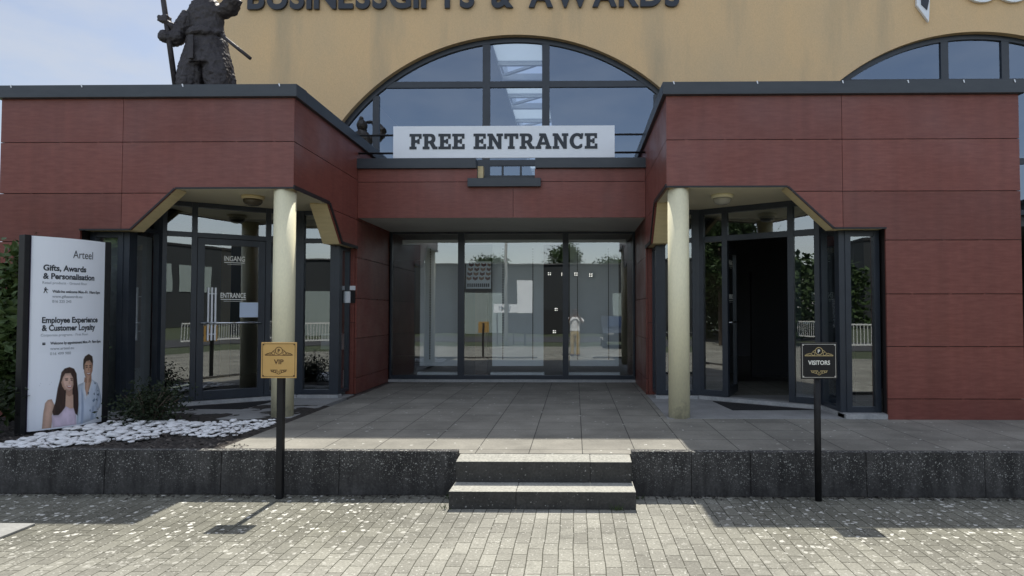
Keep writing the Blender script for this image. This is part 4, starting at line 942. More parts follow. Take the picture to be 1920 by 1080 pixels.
def side(a0_, a1_, f, bk):
    p = [A2 + td * a0_ + tn * f, A2 + td * a1_ + tn * f, A2 + td * a1_ + tn * bk, A2 + td * a0_ + tn * bk]
    cs.hexa([(q_.x, q_.y, .33) for q_ in p], [(q_.x, q_.y, Zt + .008) for q_ in p])
side(-.055, -.004, .006, -.12); side(TL + .004, TL + .065, .006, -.12); side(-.003, TL + .003, -.03, -.12)
cs.build('case', M['black'], TS, bevel=.006)
mb = MB(); p = [A2 + td * -.003 + tn * .014, A2 + td * .0 + tn * .014, A2 + td * .0 + tn * -.02, A2 + td * -.003 + tn * -.02]
mb.hexa([(q_.x, q_.y, Zb) for q_ in p], [(q_.x, q_.y, Zt) for q_ in p]); mb.build('edge_strip', M['violet'], TS)
def tl(txt, a0_, a1_, b_, size, m, off):
    text_obj('lettering', txt, size, m, TS, lambda x_, y_, d_: tp(a0_ + x_ / TL, Zt - b_ * TH + y_, .0020 + d_), off, .0008, width=(a1_ - a0_) * TL)
tl('Arteel', .50, .79, .103, .125, M['ink'], 0.0)
tl('Gifts, Awards', .14, .69, .175, .088, M['ink'], .0028)
tl('& Personalisation', .14, .82, .218, .088, M['ink'], .0028)
tl('Retail products - Ground floor', .135, .71, .245, .040, M['greyink'], 0)
tl('Walk-ins welcome Mon.-Fr. 10am-5pm', .25, .92, .290, .042, M['ink'], .0010)
tl('www.giftsawards.eu', .25, .64, .316, .042, M['greyink'], .0004)
tl('016 225 245', .25, .49, .342, .042, M['greyink'], .0004)
tl('Employee Experience', .14, .89, .447, .088, M['ink'], .0028)
tl('& Customer Loyalty', .14, .85, .488, .088, M['ink'], .0028)
tl('Corporate programs - First floor', .13, .74, .517, .040, M['greyink'], 0)
tl('Welcome by appointment Mon.-Fr. 9am-5pm', .24, .95, .560, .042, M['ink'], .0010)
tl('www.arteel.eu', .24, .54, .588, .042, M['greyink'], .0004)
tl('016 499 980', .24, .50, .615, .042, M['greyink'], .0004)
# printed couple traced in the sign's own coordinates
def z7(px, py):
    xl = 95 - .034 * py; xr = 703 - .012 * py; a_ = (px - xl) / (xr - xl); Yp = 580 + py / 4.32
    top = 441 + a_ * 16; bot = 815 - a_ * 25; return (min(max(a_, 0), 1), (Yp - top) / (bot - top))
import numpy as np
PT = np.array
LAY = [  # (outline in the print's own units, colour, edge softness, rim darkening, noise amount, noise stretch)
 ([(500, 600), (512, 590), (585, 575), (640, 600), (665, 655), (684, 730), (672, 790), (650, 810), (632, 885), (440, 945), (446, 800), (452, 620)], (.62, .70, .82), 5, .30, .22, (.02, .010)),
 ([(640, 600), (668, 655), (690, 735), (676, 795), (650, 812), (620, 790), (636, 720), (622, 660)], (.55, .63, .76), 6, .25, .25, (.03, .02)),
 ([(482, 640), (500, 700), (506, 800), (498, 930), (478, 936), (484, 800)], (.36, .44, .58), 9, 0, .1, (.02, .02)),
 ([(590, 790), (612, 780), (600, 892), (568, 900)], (.40, .48, .62), 10, 0, .1, (.02, .02)),
 ([(503, 440), (522, 412), (580, 428), (590, 480), (577, 532), (575, 560), (582, 590), (545, 690), (516, 740), (503, 640), (508, 590), (520, 560), (507, 520)], (.60, .37, .26), 4, .40, .12, (.05, .05)),
 ([(570, 440), (592, 455), (588, 505), (577, 532), (562, 545), (566, 500)], (.38, .21, .14), 7, 0, .05, (.05, .05)),
 ([(512, 556), (545, 578), (578, 540), (580, 585), (545, 606), (508, 596)], (.36, .20, .135), 6, 0, .05, (.05, .05)),
 ([(536, 560), (552, 560), (548, 660), (528, 720), (520, 690), (530, 640)], (.62, .39, .28), 8, 0, .05, (.05, .05)),
 ([(502, 600), (514, 594), (516, 650), (534, 712), (520, 748), (505, 690)], (.78, .84, .92), 3, .1, .05, (.05, .05)),
 ([(582, 578), (600, 590), (570, 660), (546, 724), (538, 706), (562, 640)], (.78, .84, .92), 3, .1, .05, (.05, .05)),
 ([(497, 452), (500, 415), (515, 388), (550, 369), (586, 388), (594, 430), (590, 470), (583, 445), (560, 420), (528, 428), (512, 452), (508, 500), (498, 490)], (.055, .036, .026), 4, .15, .5, (.12, .05)),
 ([(518, 462), (542, 459), (542, 466), (518, 469)], (.05, .03, .02), 3, 0, 0, (1, 1)), ([(554, 459), (578, 462), (578, 469), (554, 466)], (.05, .03, .02), 3, 0, 0, (1, 1)),
 ([(522, 474), (540, 472), (540, 480), (522, 482)], (.10, .05, .035), 3, 0, 0, (1, 1)), ([(556, 472), (575, 474), (575, 482), (556, 480)], (.10, .05, .035), 3, 0, 0, (1, 1)),
 ([(546, 478), (553, 478), (558, 504), (542, 506)], (.46, .27, .18), 4, 0, 0, (1, 1)),
 ([(528, 516), (550, 522), (572, 514), (566, 534), (550, 541), (536, 536)], (.30, .10, .08), 3, 0, 0, (1, 1)), ([(532, 520), (550, 526), (568, 518), (562, 528), (550, 533), (538, 529)], (.85, .84, .82), 2, 0, 0, (1, 1)),
 ([(540, 680), (556, 672), (552, 700)], (.05, .09, .15), 4, 0, 0, (1, 1)), ([(600, 690), (612, 676), (614, 700)], (.05, .09, .15), 4, 0, 0, (1, 1)), ([(606, 598), (624, 600), (616, 614)], (.05, .09, .15), 4, 0, 0, (1, 1)),
 ([(634, 692), (660, 682), (655, 707)], (.06, .10, .16), 4, 0, 0, (1, 1)), ([(590, 742), (612, 722), (618, 740), (600, 756)], (.16, .24, .36), 5, 0, 0, (1, 1)), ([(622, 734), (640, 722), (646, 746)], (.10, .16, .24), 5, 0, 0, (1, 1)),
 ([(560, 820), (574, 812), (570, 836)], (.14, .22, .33), 5, 0, 0, (1, 1)), ([(640, 660), (652, 656), (650, 672)], (.08, .13, .2), 4, 0, 0, (1, 1)),
 ([(212, 748), (240, 740), (262, 790), (246, 860), (236, 990), (166, 1000), (178, 860), (192, 775)], (.64, .42, .32), 5, .35, .10, (.03, .03)),
 ([(318, 690), (430, 690), (440, 830), (330, 850), (270, 850)], (.60, .39, .29), 4, .15, .08, (.05, .05)),
 ([(240, 872), (292, 868), (320, 820), (345, 793), (385, 812), (415, 808), (436, 840), (440, 946), (244, 984)], (.72, .60, .72), 4, .28, .22, (.03, .015)),
 ([(304, 575), (315, 520), (340, 490), (380, 477), (418, 490), (440, 530), (446, 600), (456, 690), (458, 780), (450, 868), (428, 850), (412, 800), (410, 700), (350, 690), (345, 800), (320, 838), (292, 868), (250, 872), (244, 840), (268, 760), (285, 650)], (.040, .018, .013), 5, .1, .75, (.10, .012)),
 ([(312, 600), (318, 560), (342, 530), (388, 526), (410, 565), (413, 618), (404, 655), (378, 672), (345, 660), (322, 632)], (.72, .48, .38), 5, .42, .08, (.05, .05)),
 ([(350, 655), (378, 674), (404, 655), (404, 700), (378, 716), (352, 700)], (.42, .25, .18), 6, 0, .05, (.05, .05)),
 ([(318, 600), (326, 590), (338, 640), (350, 662), (340, 664), (322, 634)], (.50, .30, .22), 6, 0, .05, (.05, .05)),
 ([(342, 570), (368, 566), (369, 572), (342, 576)], (.06, .03, .02), 3, 0, 0, (1, 1)), ([(386, 566), (408, 568), (408, 574), (386, 572)], (.06, .03, .02), 3, 0, 0, (1, 1)),
 ([(346, 580), (366, 578), (366, 587), (346, 589)], (.11, .06, .045), 3, 0, 0, (1, 1)), ([(388, 578), (406, 579), (406, 588), (388, 587)], (.11, .06, .045), 3, 0, 0, (1, 1)),
 ([(376, 590), (383, 590), (388, 614), (372, 616)], (.58, .36, .27), 4, 0, 0, (1, 1)),
 ([(354, 626), (378, 630), (403, 624), (394, 642), (377, 648), (363, 642)], (.40, .12, .11), 3, 0, 0, (1, 1)), ([(360, 629), (378, 632), (398, 627), (390, 636), (377, 639), (367, 636)], (.84, .82, .80), 2, 0, 0, (1, 1)),
 ([(306, 560), (318, 520), (345, 497), (372, 500), (345, 530), (328, 560), (314, 606)], (.052, .026, .018), 5, 0, .6, (.10, .02)),
]
NX_, NY_ = 150, 190
aa = np.linspace(.10, .995, NX_); bb = np.linspace(.605, .992, NY_); AA, BB = np.meshgrid(aa, bb)
YP = (441 + AA * 16) + BB * ((815 - AA * 25) - (441 + AA * 16)); PY_ = (YP - 580) * 4.32; XL_ = 95 - .034 * PY_; PX_ = XL_ + AA * ((703 - .012 * PY_) - XL_)
def sdf(poly, X_, Y_):
    d = np.full(X_.shape, 1e9); ins = np.zeros(X_.shape, bool); n_ = len(poly)
    for k in range(n_):
        (x0, y0), (x1, y1) = poly[k], poly[(k + 1) % n_]; ex, ey = x1 - x0, y1 - y0
        tt = np.clip(((X_ - x0) * ex + (Y_ - y0) * ey) / (ex * ex + ey * ey + 1e-9), 0, 1); d = np.minimum(d, np.hypot(X_ - x0 - tt * ex, Y_ - y0 - tt * ey))
        cr = ((y0 > Y_) != (y1 > Y_)) & (X_ < ex * (Y_ - y0) / (ey if ey else 1e-9) + x0); ins ^= cr
    return np.where(ins, d, -d)
def lattice(X_, Y_, sx, sy, sd):
    out = np.zeros(X_.shape); amp = .6
    for o_ in range(3):
        r_ = np.random.RandomState(sd + o_).rand(64, 64); u = X_ * sx * 2 ** o_; v = Y_ * sy * 2 ** o_; iu = np.floor(u).astype(int); iv = np.floor(v).astype(int); fu = u - iu; fv = v - iv; fu = fu * fu * (3 - 2 * fu); fv = fv * fv * (3 - 2 * fv)
        g = lambda a_, b_: r_[a_ % 64, b_ % 64]
        out += amp * ((g(iu, iv) * (1 - fu) + g(iu + 1, iv) * fu) * (1 - fv) + (g(iu, iv + 1) * (1 - fu) + g(iu + 1, iv + 1) * fu) * fv - .5); amp *= .55
    return out
IMG = np.ones(AA.shape + (3,)) * PT([.84, .88, .94])
for k, (pl, c_, sf, rim, na, ns) in enumerate(LAY):
    D_ = sdf(pl, PX_, PY_); al = np.clip(D_ / sf + .5, 0, 1); al = al * al * (3 - 2 * al)
    sh = 1 - rim * (1 - np.clip(D_ / 26, 0, 1)) + na * 1.6 * lattice(PX_, PY_, ns[0], ns[1], 10 + k)
    IMG = IMG * (1 - al[..., None]) + al[..., None] * PT(c_) * np.clip(sh, .25, 1.6)[..., None]
pv = [tp(AA[r, c_], Zt - BB[r, c_] * TH, .0012) for r in range(NY_) for c_ in range(NX_)]
pf_ = [(r * NX_ + c_, (r + 1) * NX_ + c_, (r + 1) * NX_ + c_ + 1, r * NX_ + c_ + 1) for r in range(NY_ - 1) for c_ in range(NX_ - 1)]
me = bpy.data.meshes.new('printed_couple'); me.from_pydata(pv, [], pf_)
ca = me.color_attributes.new('ink', 'FLOAT_COLOR', 'POINT'); ca.data.foreach_set('color', np.concatenate([IMG, np.ones(AA.shape + (1,))], -1).astype(np.float32).ravel())
pm_ = bpy.data.materials.new('photo_print'); pm_.use_nodes = True; pb_ = pm_.node_tree.nodes['Principled BSDF']; pb_.inputs['Roughness'].default_value = .45
at_ = pm_.node_tree.nodes.new('ShaderNodeAttribute'); at_.attribute_name = 'ink'; pm_.node_tree.links.new(at_.outputs['Color'], pb_.inputs['Base Color']); me.materials.append(pm_)
o = bpy.data.objects.new('printed_couple', me); COL.objects.link(o); o.parent = TS; o.matrix_parent_inverse = TS.matrix_basis.inverted()
o['label'] = 'printed photo of a dark-haired woman in pink and a man in white shirt'
def icon(pts, m): flat_shape('pictogram', [[(a_, b_) for a_, b_ in pl] for pl in pts], m, TS, lambda a_, b_, dd: tp(a_, Zt - b_ * TH, dd), .0014)
icon([[(.165, .262), (.180, .262), (.180, .2675), (.165, .2675)], [(.155, .2685), (.185, .2685), (.182, .281), (.160, .281)], [(.160, .2805), (.172, .2805), (.158, .293), (.148, .293)], [(.172, .2805), (.182, .2805), (.198, .293), (.187, .293)], [(.185, .270), (.204, .276), (.202, .279), (.183, .274)]], M['ink'])

icon([[(.14, .758), (.27, .755), (.27, .757), (.14, .760)], [(.13, .769), (.25, .766), (.25, .768), (.13, .771)]], M['greyink'])
icon([[(.150, .549), (.185, .549), (.185, .5525), (.150, .5525)], [(.150, .5535), (.185, .5535), (.185, .562), (.150, .562)]], M['ink'])

# ------------------------------------------------------------------ parking signs on posts
def ornament(fn, big):
    """scroll lines of the plate as 2-D tubes -> thin strips"""
    mb = MB()
    def stroke(pts, w):
        for (x0, y0), (x1, y1) in zip(pts, pts[1:]):
            l = math.hypot(x1 - x0, y1 - y0) or 1e-6; nx_, ny_ = -(y1 - y0) / l * w / 2, (x1 - x0) / l * w / 2
            mb.add([fn(x0 + nx_, y0 + ny_), fn(x1 + nx_, y1 + ny_), fn(x1 - nx_, y1 - ny_), fn(x0 - nx_, y0 - ny_)], [(0, 1, 2, 3)])
    ringp = lambda cx_, cy_, r, a0_=0, a1_=360, n_=20: [(cx_ + r * math.cos(R(a0_ + (a1_ - a0_) * i / n_)), cy_ + r * math.sin(R(a0_ + (a1_ - a0_) * i / n_))) for i in range(n_ + 1)]
    stroke(ringp(0, .085, .032, n_=28), .006)
    stroke([(-.125, .044), (.125, .044)], .006)
    for s in (-1, 1):
        stroke(ringp(s * .050, .062, .014), .005); stroke(ringp(s * .080, .057, .010), .004); stroke(ringp(s * .105, .053, .007), .004)
        stroke([(s * .032, .095), (s * .048, .085), (s * .066, .066), (s * .095, .062), (s * .125, .048)], .005)
        stroke([(s * .01, -.088), (s * .075, -.088)], .005)
        stroke(ringp(s * .058, -.096, .009), .004); stroke(ringp(s * .036, -.100, .010), .004); stroke(ringp(s * .014, -.106, .010), .004)
        stroke([(s * .07, -.092), (s * .045, -.108), (s * .02, -.114), (0, -.126)], .004)
    return mb
def parking_sign(x, y, txt, label, gold):
    t = thing('parking_sign', (x, y, 0), label, 'sign', 'square signs on posts before the low wall')
    pz = 1.243; yf = y - .045
    bx('plate', M['brass' if gold else 'black'], t, (x - .160, x + .160, yf - .008, yf, pz - .160, pz + .160), bevel=.003)
    if gold: MB().box(x - .028, x + .028, y - .028, y + .028, 0, pz + .12).build('post', M['black'], t, bevel=.004)
    else: MB().lathe([(.029, 0), (.029, pz + .12)], (x, y - .002, 0), 20).build('post', M['black'], t, True)
    ink = M['brassline'] if gold else M['gold']
    fn = lambda a_, b_: (x + a_, yf - .0095, pz + b_)
    ornament(fn, 0).build('ornament', ink, t, fixn=False)
    b = MB(); e = .148
    for q_ in ((-e, e, e - .004, e), (-e, e, -e, -e + .004), (-e, -e + .004, -e + .004, e - .004), (e - .004, e, -e + .004, e - .004)):
        b.add([fn(q_[0], q_[2]), fn(q_[1], q_[2]), fn(q_[1], q_[3]), fn(q_[0], q_[3])], [(0, 1, 2, 3)])
    b.build('border', M['brassline'] if gold else M['silver'], t, fixn=False)
    for sx_ in (-1, 1):
        for sz in (-1, 1):
            MB().tube([(x + sx_ * .140, yf - .008, pz + sz * .140), (x + sx_ * .140, yf - .014, pz + sz * .140)], .007, 10).build('screw', M['brassline'] if gold else M['silver'], t)
    lm = M['brassline'] if gold else M['paleletter']
    w = .088 if gold else .192; hh = .058 if gold else .052
    text_obj('lettering', txt, hh, lm, t, lambda X_, Y_, D_: (x - w / 2 + X_, yf - .009 - D_, pz - .034 + Y_), .0012, .001, width=w)
    text_obj('lettering', 'P', .044, lm, t, lambda X_, Y_, D_: (x - .010 + X_, yf - .009 - D_, pz + .069 + Y_), .0012, .001, width=.020)
    # small serifs on the letter ends
    return t
parking_sign(-2.655, 5.60, 'VIP', 'square brass plate reading VIP on a black post', True)
parking_sign(2.160, 5.60, 'VISITORS', 'square black plate reading VISITORS on a black post', False)

# ------------------------------------------------------------------ small things at the doors and behind the glass
t = thing('intercom', (-3.6, 9.97, 1.95), 'small white intercom box beside the left pavilion wall', 'intercom')
bx('box', M['white'], t, (-3.690, -3.615, 9.92, 9.983, 1.825, 2.01), bevel=.004)
bx('cover_plate', M['white'], t, (-3.635, -3.545, 9.955, 9.984, 2.03, 2.10), bevel=.004)
bx('keypad', M['black'], t, (-3.612, -3.545, 9.95, 9.984, 1.825, 2.02), bevel=.004)
t0 = None
for i, (x, y) in enumerate(((-4.06, 10.35), (-3.93, 11.0))):
    lab = ('front chrome barrier post on the floor behind the left porch window', 'rear chrome barrier post on the floor behind the left porch window')[i]
    t = thing('barrier_post', (x, y, .352), lab, 'barrier post', 'chrome barrier posts')
    MB().lathe([(.155, .352), (.155, .362), (.13, .378), (.03, .39)], (x, y, 0), 28).build('base', M['chrome'], t, True)
    MB().lathe([(.024, .39), (.024, 1.30)], (x, y, 0), 16).build('pole', M['chrome'], t, True)
    MB().lathe([(.034, 1.30), (.034, 1.35), (.02, 1.37)], (x, y, 0), 16).build('cap', M['black'], t, True)
for i, (x, y, z0, w, h, lab) in enumerate(((-4.35, 11.4, 1.0, .5, .28, 'low white carton stacked on top behind the left porch window'), (-3.86, 10.75, .352, .18, .34, 'small white carton on the floor beside the barrier post'), (-4.35, 11.4, .352, .62, .64, 'dark chest under the white carton behind the left porch window'))):
    mb = MB(); mb.box(x - w / 2, x + w / 2, y - .2, y + .2, z0 + (.001 if z0 > .5 else 0), z0 + h); o = mb.build('carton' if i < 2 else 'chest', M['white'] if i < 2 else M['innerdark'], bevel=.006)
    tag(o, lab, 'carton' if i < 2 else 'chest', 'cartons behind the glass' if i < 2 else None)
# display panels with slotted rails, valance
for i, (x0, x1, rails, lab) in enumerate(((-3.06, -2.26, (-2.86,), 'left pale display panel behind the narrow left pane'), (-1.63, -.62, (-1.42, -.83), 'wide pale display panel behind the middle pane'), (-.10, .86, (.05, .66), 'right pale display panel behind the right pane'))):
    t = thing('display_stand', ((x0 + x1) / 2, 12.3, .36), lab, 'display stand', 'display panels in the shop window')
    bx('backboard', M['white'], t, (x0, x1, 12.24, 12.28, .62, 3.02))
    bx('base', M['white'], t, (x0 - .02, x1 + .02, 12.12, 12.30, .352, .50), bevel=.004)
    for xr in rails:
        rb = MB(); zz = .75
        while zz < 2.9: rb.box(xr - .010, xr + .010, 12.228, 12.238, zz, zz + .035); zz += .05
        rb.build('slotted_rail', M['black'], t)
tag(bx('valance', M['white'], None, (-3.35, .98, 11.99, 12.02, 2.99, 3.08)), 'white valance strip across the top inside the shop window', 'valance')
t = thing('poster', (-1.86, 11.95, 2.13), 'hanging poster with red brown zigzag picture behind the middle pane', 'poster')
bx('sheet', M['board'], t, (-2.10, -1.62, 11.945, 11.95, 2.13, 2.66))
pm = MB(); pm2 = MB(); pf = lambda a_, b_: (-2.10 + .48 * a_, 11.9435, 2.13 + .53 * b_)
for i in range(4):
    for j in range(4):
        x0 = i * .25 + (.03 * j); y0 = .30 + j * .165
        pl = [(x0 + .02, y0 + .05), (x0 + .12, y0 + .0), (x0 + .22, y0 + .05), (x0 + .22, y0 + .14), (x0 + .12, y0 + .10), (x0 + .02, y0 + .14)]
        (pm if (i + j) % 2 else pm2).add([pf(min(a_, .99), b_) for a_, b_ in pl], [tuple(range(6))])
pm.build('print_dark', M['wood1'], t, fixn=False); pm2.build('print_light', M['wood2'], t, fixn=False)
mb = MB()
for i in range(11): mb.add([pf(.05 + i * .083, .06), pf(.11 + i * .083, .06), pf(.11 + i * .083, .19), pf(.05 + i * .083, .19)], [(0, 1, 2, 3)])
mb.build('caption', M['ink'], t, fixn=False)
tag(bx('display_column', mat('dark_wood', (.05, .03, .02), .6), None, (-1.98, -1.74, 12.3, 12.5, .352, 2.1)), 'dark wooden stand under the poster behind the glass', 'stand')

em = bpy.data.materials.new('lit_lamp'); em.use_nodes = True; et = em.node_tree; et.nodes.clear(); eo = et.nodes.new('ShaderNodeOutputMaterial'); ee = et.nodes.new('ShaderNodeEmission'); ee.inputs['Color'].default_value = (1, .96, .88, 1); ee.inputs['Strength'].default_value = 2.2; et.links.new(ee.outputs[0], eo.inputs['Surface'])
for i, (x, y, z, lab) in enumerate(((-.56, 13.6, 2.52, 'lit four-bulb spot lamp high in the dark gap of the shop window'), (-.28, 14.2, 2.55, 'second lit spot lamp high in the dark gap, nearer the right mullion'), (-.42, 13.9, 1.74, 'lit spot lamp halfway down the dark gap of the shop window'), (-.43, 13.0, 1.27, 'lowest lit spot lamp in the dark gap of the shop window'), (.02, 12.1, 2.42, 'lit spot lamp before the right display panel, near the mullion'), (.31, 12.1, 2.40, 'lit spot lamp before the middle of the right display panel'))):
    t = thing('spot_lamp', (x, y, z), lab, 'lamp', 'lit spot lamps in the shop')
    bx('bracket', M['black'], t, (x - .035, x + .035, y + .02, y + .035, z - .035, z + .035))
    for dx_, dz_ in ((-.02, .02), (.02, .02), (-.02, -.02), (.02, -.02)): MB().ell((x + dx_, y, z + dz_), (.008, .008, .008), 10, 6).build('bulb', em, t, True)

# ------------------------------------------------------------------ white cobbles
LO = [(-5.45, 5.84), (-5.10, 5.86), (-5.01, 5.98), (-4.7, 6.05), (-4.76, 6.41), (-4.51, 6.27), (-4.35, 6.59), (-3.91, 6.5), (-3.56, 6.51), (-3.52, 7.04), (-3.53, 7.28)]
UP = [(-5.56, 5.93), (-5.66, 6.15), (-5.61, 6.34), (-5.53, 6.75), (-5.48, 7.01), (-5.25, 7.29), (-4.76, 7.34), (-4.23, 7.31), (-3.82, 7.31), (-3.58, 7.38)]
def along(pl, s):
    k = s * (len(pl) - 1); i = min(int(k), len(pl) - 2); f = k - i; return (pl[i][0] + (pl[i + 1][0] - pl[i][0]) * f, pl[i][1] + (pl[i + 1][1] - pl[i][1]) * f)
protos = []
for k in range(10):
    bm = bmesh.new(); bmesh.ops.create_icosphere(bm, subdivisions=2, radius=1)
    sd = Vector((k * 3.1, k * 1.7, k))
    for v in bm.verts:
        f = 1 + .42 * noise.noise(v.co * 1.2 + sd) + .12 * noise.noise(v.co * 3 + sd); v.co = Vector((v.co.x * f, v.co.y * f * .72, v.co.z * f * .26))
    me = bpy.data.meshes.new('cobble'); bm.to_mesh(me); bm.free(); me.materials.append(M['pebble'])
    for p in me.polygons: p.use_smooth = True
    protos.append(me)
cell = {}; placed = 0; tries = 0
while placed < 298 and tries < 9000:
    tries += 1
    s = rnd.random(); f = rnd.random(); a_ = along(LO, s); b_ = along(UP, s)
    x = a_[0] + (b_[0] - a_[0]) * f; y = a_[1] + (b_[1] - a_[1]) * f
    r = rnd.uniform(.042, .076) * (1.0 if x < -4.2 else .72 if x < -3.8 else .56)
    ok = True
    for (px, py, pr_) in cell.values():
        if (px - x) ** 2 + (py - y) ** 2 < (.70 * (pr_ + r)) ** 2: ok = False; break
    if not ok: continue
    cell[placed] = (x, y, r)
    o = bpy.data.objects.new('cobble', protos[placed % 10]); COL.objects.link(o)
    o.location = (x, y, .372 + .03 * noise.noise((x * 2, y * 2, 0)) + r * .26 + (rnd.random() < .25) * .02); o.scale = (r, r, r * rnd.uniform(.9, 1.25)); o.rotation_euler = (rnd.uniform(-.2, .2), rnd.uniform(-.2, .2), rnd.uniform(0, 6.28))
    tag(o, 'white rounded cobble in the band of cobbles edging the planting bed', 'cobble', 'white cobbles edging the planting bed'); placed += 1

sm = MB(); tries = 0; extra = 0       # the smaller stones that fill the gaps, past the 300 largest
while extra < 260 and tries < 9000:
    tries += 1
    s = rnd.random(); f = rnd.uniform(-.04, 1.0); a_ = along(LO, s); b_ = along(UP, s); x = a_[0] + (b_[0] - a_[0]) * f; y = a_[1] + (b_[1] - a_[1]) * f; r = rnd.uniform(.020, .042)
    if any((px - x) ** 2 + (py - y) ** 2 < (.62 * (pr_ + r)) ** 2 for (px, py, pr_) in cell.values()): continue
    cell['s%d' % extra] = (x, y, r); me_ = protos[extra % 10]; c0, s0 = math.cos(extra * 1.7), math.sin(extra * 1.7); z = .374 + .03 * noise.noise((x * 2, y * 2, 0)) + r * .2
    sm.add([(x + r * (v.co.x * c0 - v.co.y * s0), y + r * (v.co.x * s0 + v.co.y * c0), z + r * v.co.z * 1.3) for v in me_.vertices], [tuple(p.vertices) for p in me_.polygons]); extra += 1
tag(sm.build('small_cobbles', M['pebble'], smooth=True, fixn=False), 'small white stones filling the gaps between the cobbles', 'cobbles', kind='stuff')

# ------------------------------------------------------------------ plants
def leaf_cloud(bm, pts, size, flat=.0, rng=rnd):
    for (c_, r) in pts:
        s = size * rng.uniform(.6, 1.35); d = Vector((rng.gauss(0, 1), rng.gauss(0, 1), rng.gauss(0, .7) - .1)).normalized()
        u = d.cross(Vector((rng.gauss(0, 1), rng.gauss(0, 1), rng.gauss(0, 1)))).normalized(); w = d.cross(u)
        p = Vector(c_); k = .34
        a0_ = bm.verts.new(p - d * s * .5); a1_ = bm.verts.new(p + u * s * k * .8 + w * s * .06); a2_ = bm.verts.new(p + d * s * .55 - w * s * .05); a3_ = bm.verts.new(p - u * s * k * .8 + w * s * .06)
        bm.faces.new((a0_, a1_, a2_)); bm.faces.new((a0_, a2_, a3_))
def shrub(name, c_, rx, ry, h, nleaf, lsize, label, m, stems=9, lean=0, tall=.0):
    rng = random.Random(hash(label) % 1000 if False else len(label) * 7 + nleaf)
    t = thing(name, c_, label, 'shrub'); c_ = Vector(c_); st = MB(); bm = bmesh.new(); pts = []
    for i in range(stems * 5):
        a_ = rng.uniform(0, 6.28); rr = math.sqrt(rng.random()); hz = h * rng.uniform(.35, 1.0) * (1 - .35 * rr)
        tip = c_ + Vector((math.cos(a_) * rx * rr * 1.05 + lean * hz, math.sin(a_) * ry * rr * 1.05, hz)); mid = c_ + Vector((math.cos(a_) * rx * rr * .5, math.sin(a_) * ry * rr * .5, hz * .55))
        base = c_ + Vector((math.cos(a_) * rx * rr * .25, math.sin(a_) * ry * rr * .25, -.03))
        if i < stems * 2: st.tube([base, mid, tip], [.010, .007, .003], 5)
        for k in range(nleaf // (stems * 5)):
            f = rng.random() ** .6; q_ = base.lerp(mid, f * 2) if f < .5 else mid.lerp(tip, f * 2 - 1)
            q_ = q_ + Vector((rng.gauss(0, 1), rng.gauss(0, 1), rng.gauss(0, .8))) * (.055 + .10 * rx)
            if q_.z > c_.z + .02: pts.append((q_, 1))
    leaf_cloud(bm, pts, lsize, rng=rng); link('foliage', bm, m, t); st.build('stem', M['bark'], t, True)
    return t
shrub('low_bush', (-5.06, 7.32, .36), .40, .30, .62, 2600, .040, 'low dark bush between the totem sign and the left door', M['leafdark'], 12)
# thin flowering twigs of the low bush
shrub('tall_shrub', (-6.52, 7.35, .36), .50, .30, 2.75, 4200, .13, 'tall leafy green shrub behind the totem sign at the left edge', M['leaf'], 10)
shrub('tall_shrub', (-6.30, 6.35, .36), .34, .28, .95, 1500, .07, 'dark undergrowth shrub at the foot of the totem sign, left edge', M['leafdark'], 8)
bm = bmesh.new(); rng = random.Random(11)
for i in range(1300):
    x = rng.uniform(-6.3, 6.3)
    if -1.08 < x < .52: continue
    k = noise.noise((x * 1.3, 0, 5)) + rng.random()
    if k < .45: continue
    l = rng.uniform(.004, .016); y = 5.712 + abs(rng.gauss(0, .02)); c_ = Vector((x, y, .4035 + rng.random() * .003)); p_ = []
    for j in range(6): a_ = j * 1.047; rr = l * rng.uniform(.6, 1.2); p_.append(bm.verts.new(c_ + Vector((math.cos(a_) * rr, math.sin(a_) * rr * .7, rng.uniform(0, .003)))))
    bm.faces.new(p_)
tag(link('lichen', bm, mat('lichen_crust', (.38, .38, .34), .9, (.26, .26, .23), 40), None), 'pale crusts of lichen along the top edge of the low wall', 'lichen', kind='stuff')
bm = bmesh.new()
rng = random.Random(3)
for (x, y, z, n_) in ((.36, 5.315, .004, 16), (-1.10, 5.33, .004, 10), (-1.12, 5.62, .004, 14), (.55, 5.62, .004, 14)):
    for i in range(n_):
        a_ = rng.uniform(0, 6.28); l = rng.uniform(.03, .075); b0 = Vector((x + rng.gauss(0, .025), y - .006 - abs(rng.gauss(0, .012)), z)); tip = b0 + Vector((math.cos(a_) * l * .6, -abs(math.sin(a_)) * l * .5, l)); wv = Vector((math.sin(a_), math.cos(a_), 0)) * .004
        bm.faces.new([bm.verts.new(b0 - wv), bm.verts.new(b0 + wv), bm.verts.new(tip)])
tag(link('weeds', bm, M['leaf'], None), 'small grass weeds growing at the foot of the steps and wall', 'weeds', kind='stuff')
# crumbs of moss and dead leaves along the foot of the low wall
bm = bmesh.new()
for i in range(1500):
    x = rng.uniform(-6.5, 6.5)
    if -1.1 < x < .54: continue
    y = 5.70 - abs(rng.gauss(0, .05)); l = rng.uniform(.006, .022); a_ = rng.uniform(0, 6.28)
    c_ = Vector((x, y, .004 + rng.random() * .012)); d = Vector((math.cos(a_), math.sin(a_), rng.uniform(-.3, .3))) * l; e = Vector((-math.sin(a_), math.cos(a_), rng.uniform(-.3, .3))) * l * .5
    bm.faces.new([bm.verts.new(c_ + q_) for q_ in (d, e, -d, -e)])
tag(link('leaf_litter', bm, M['soil'], None), 'dark crumbs and dead leaves along the foot of the low wall', 'litter', kind='stuff')

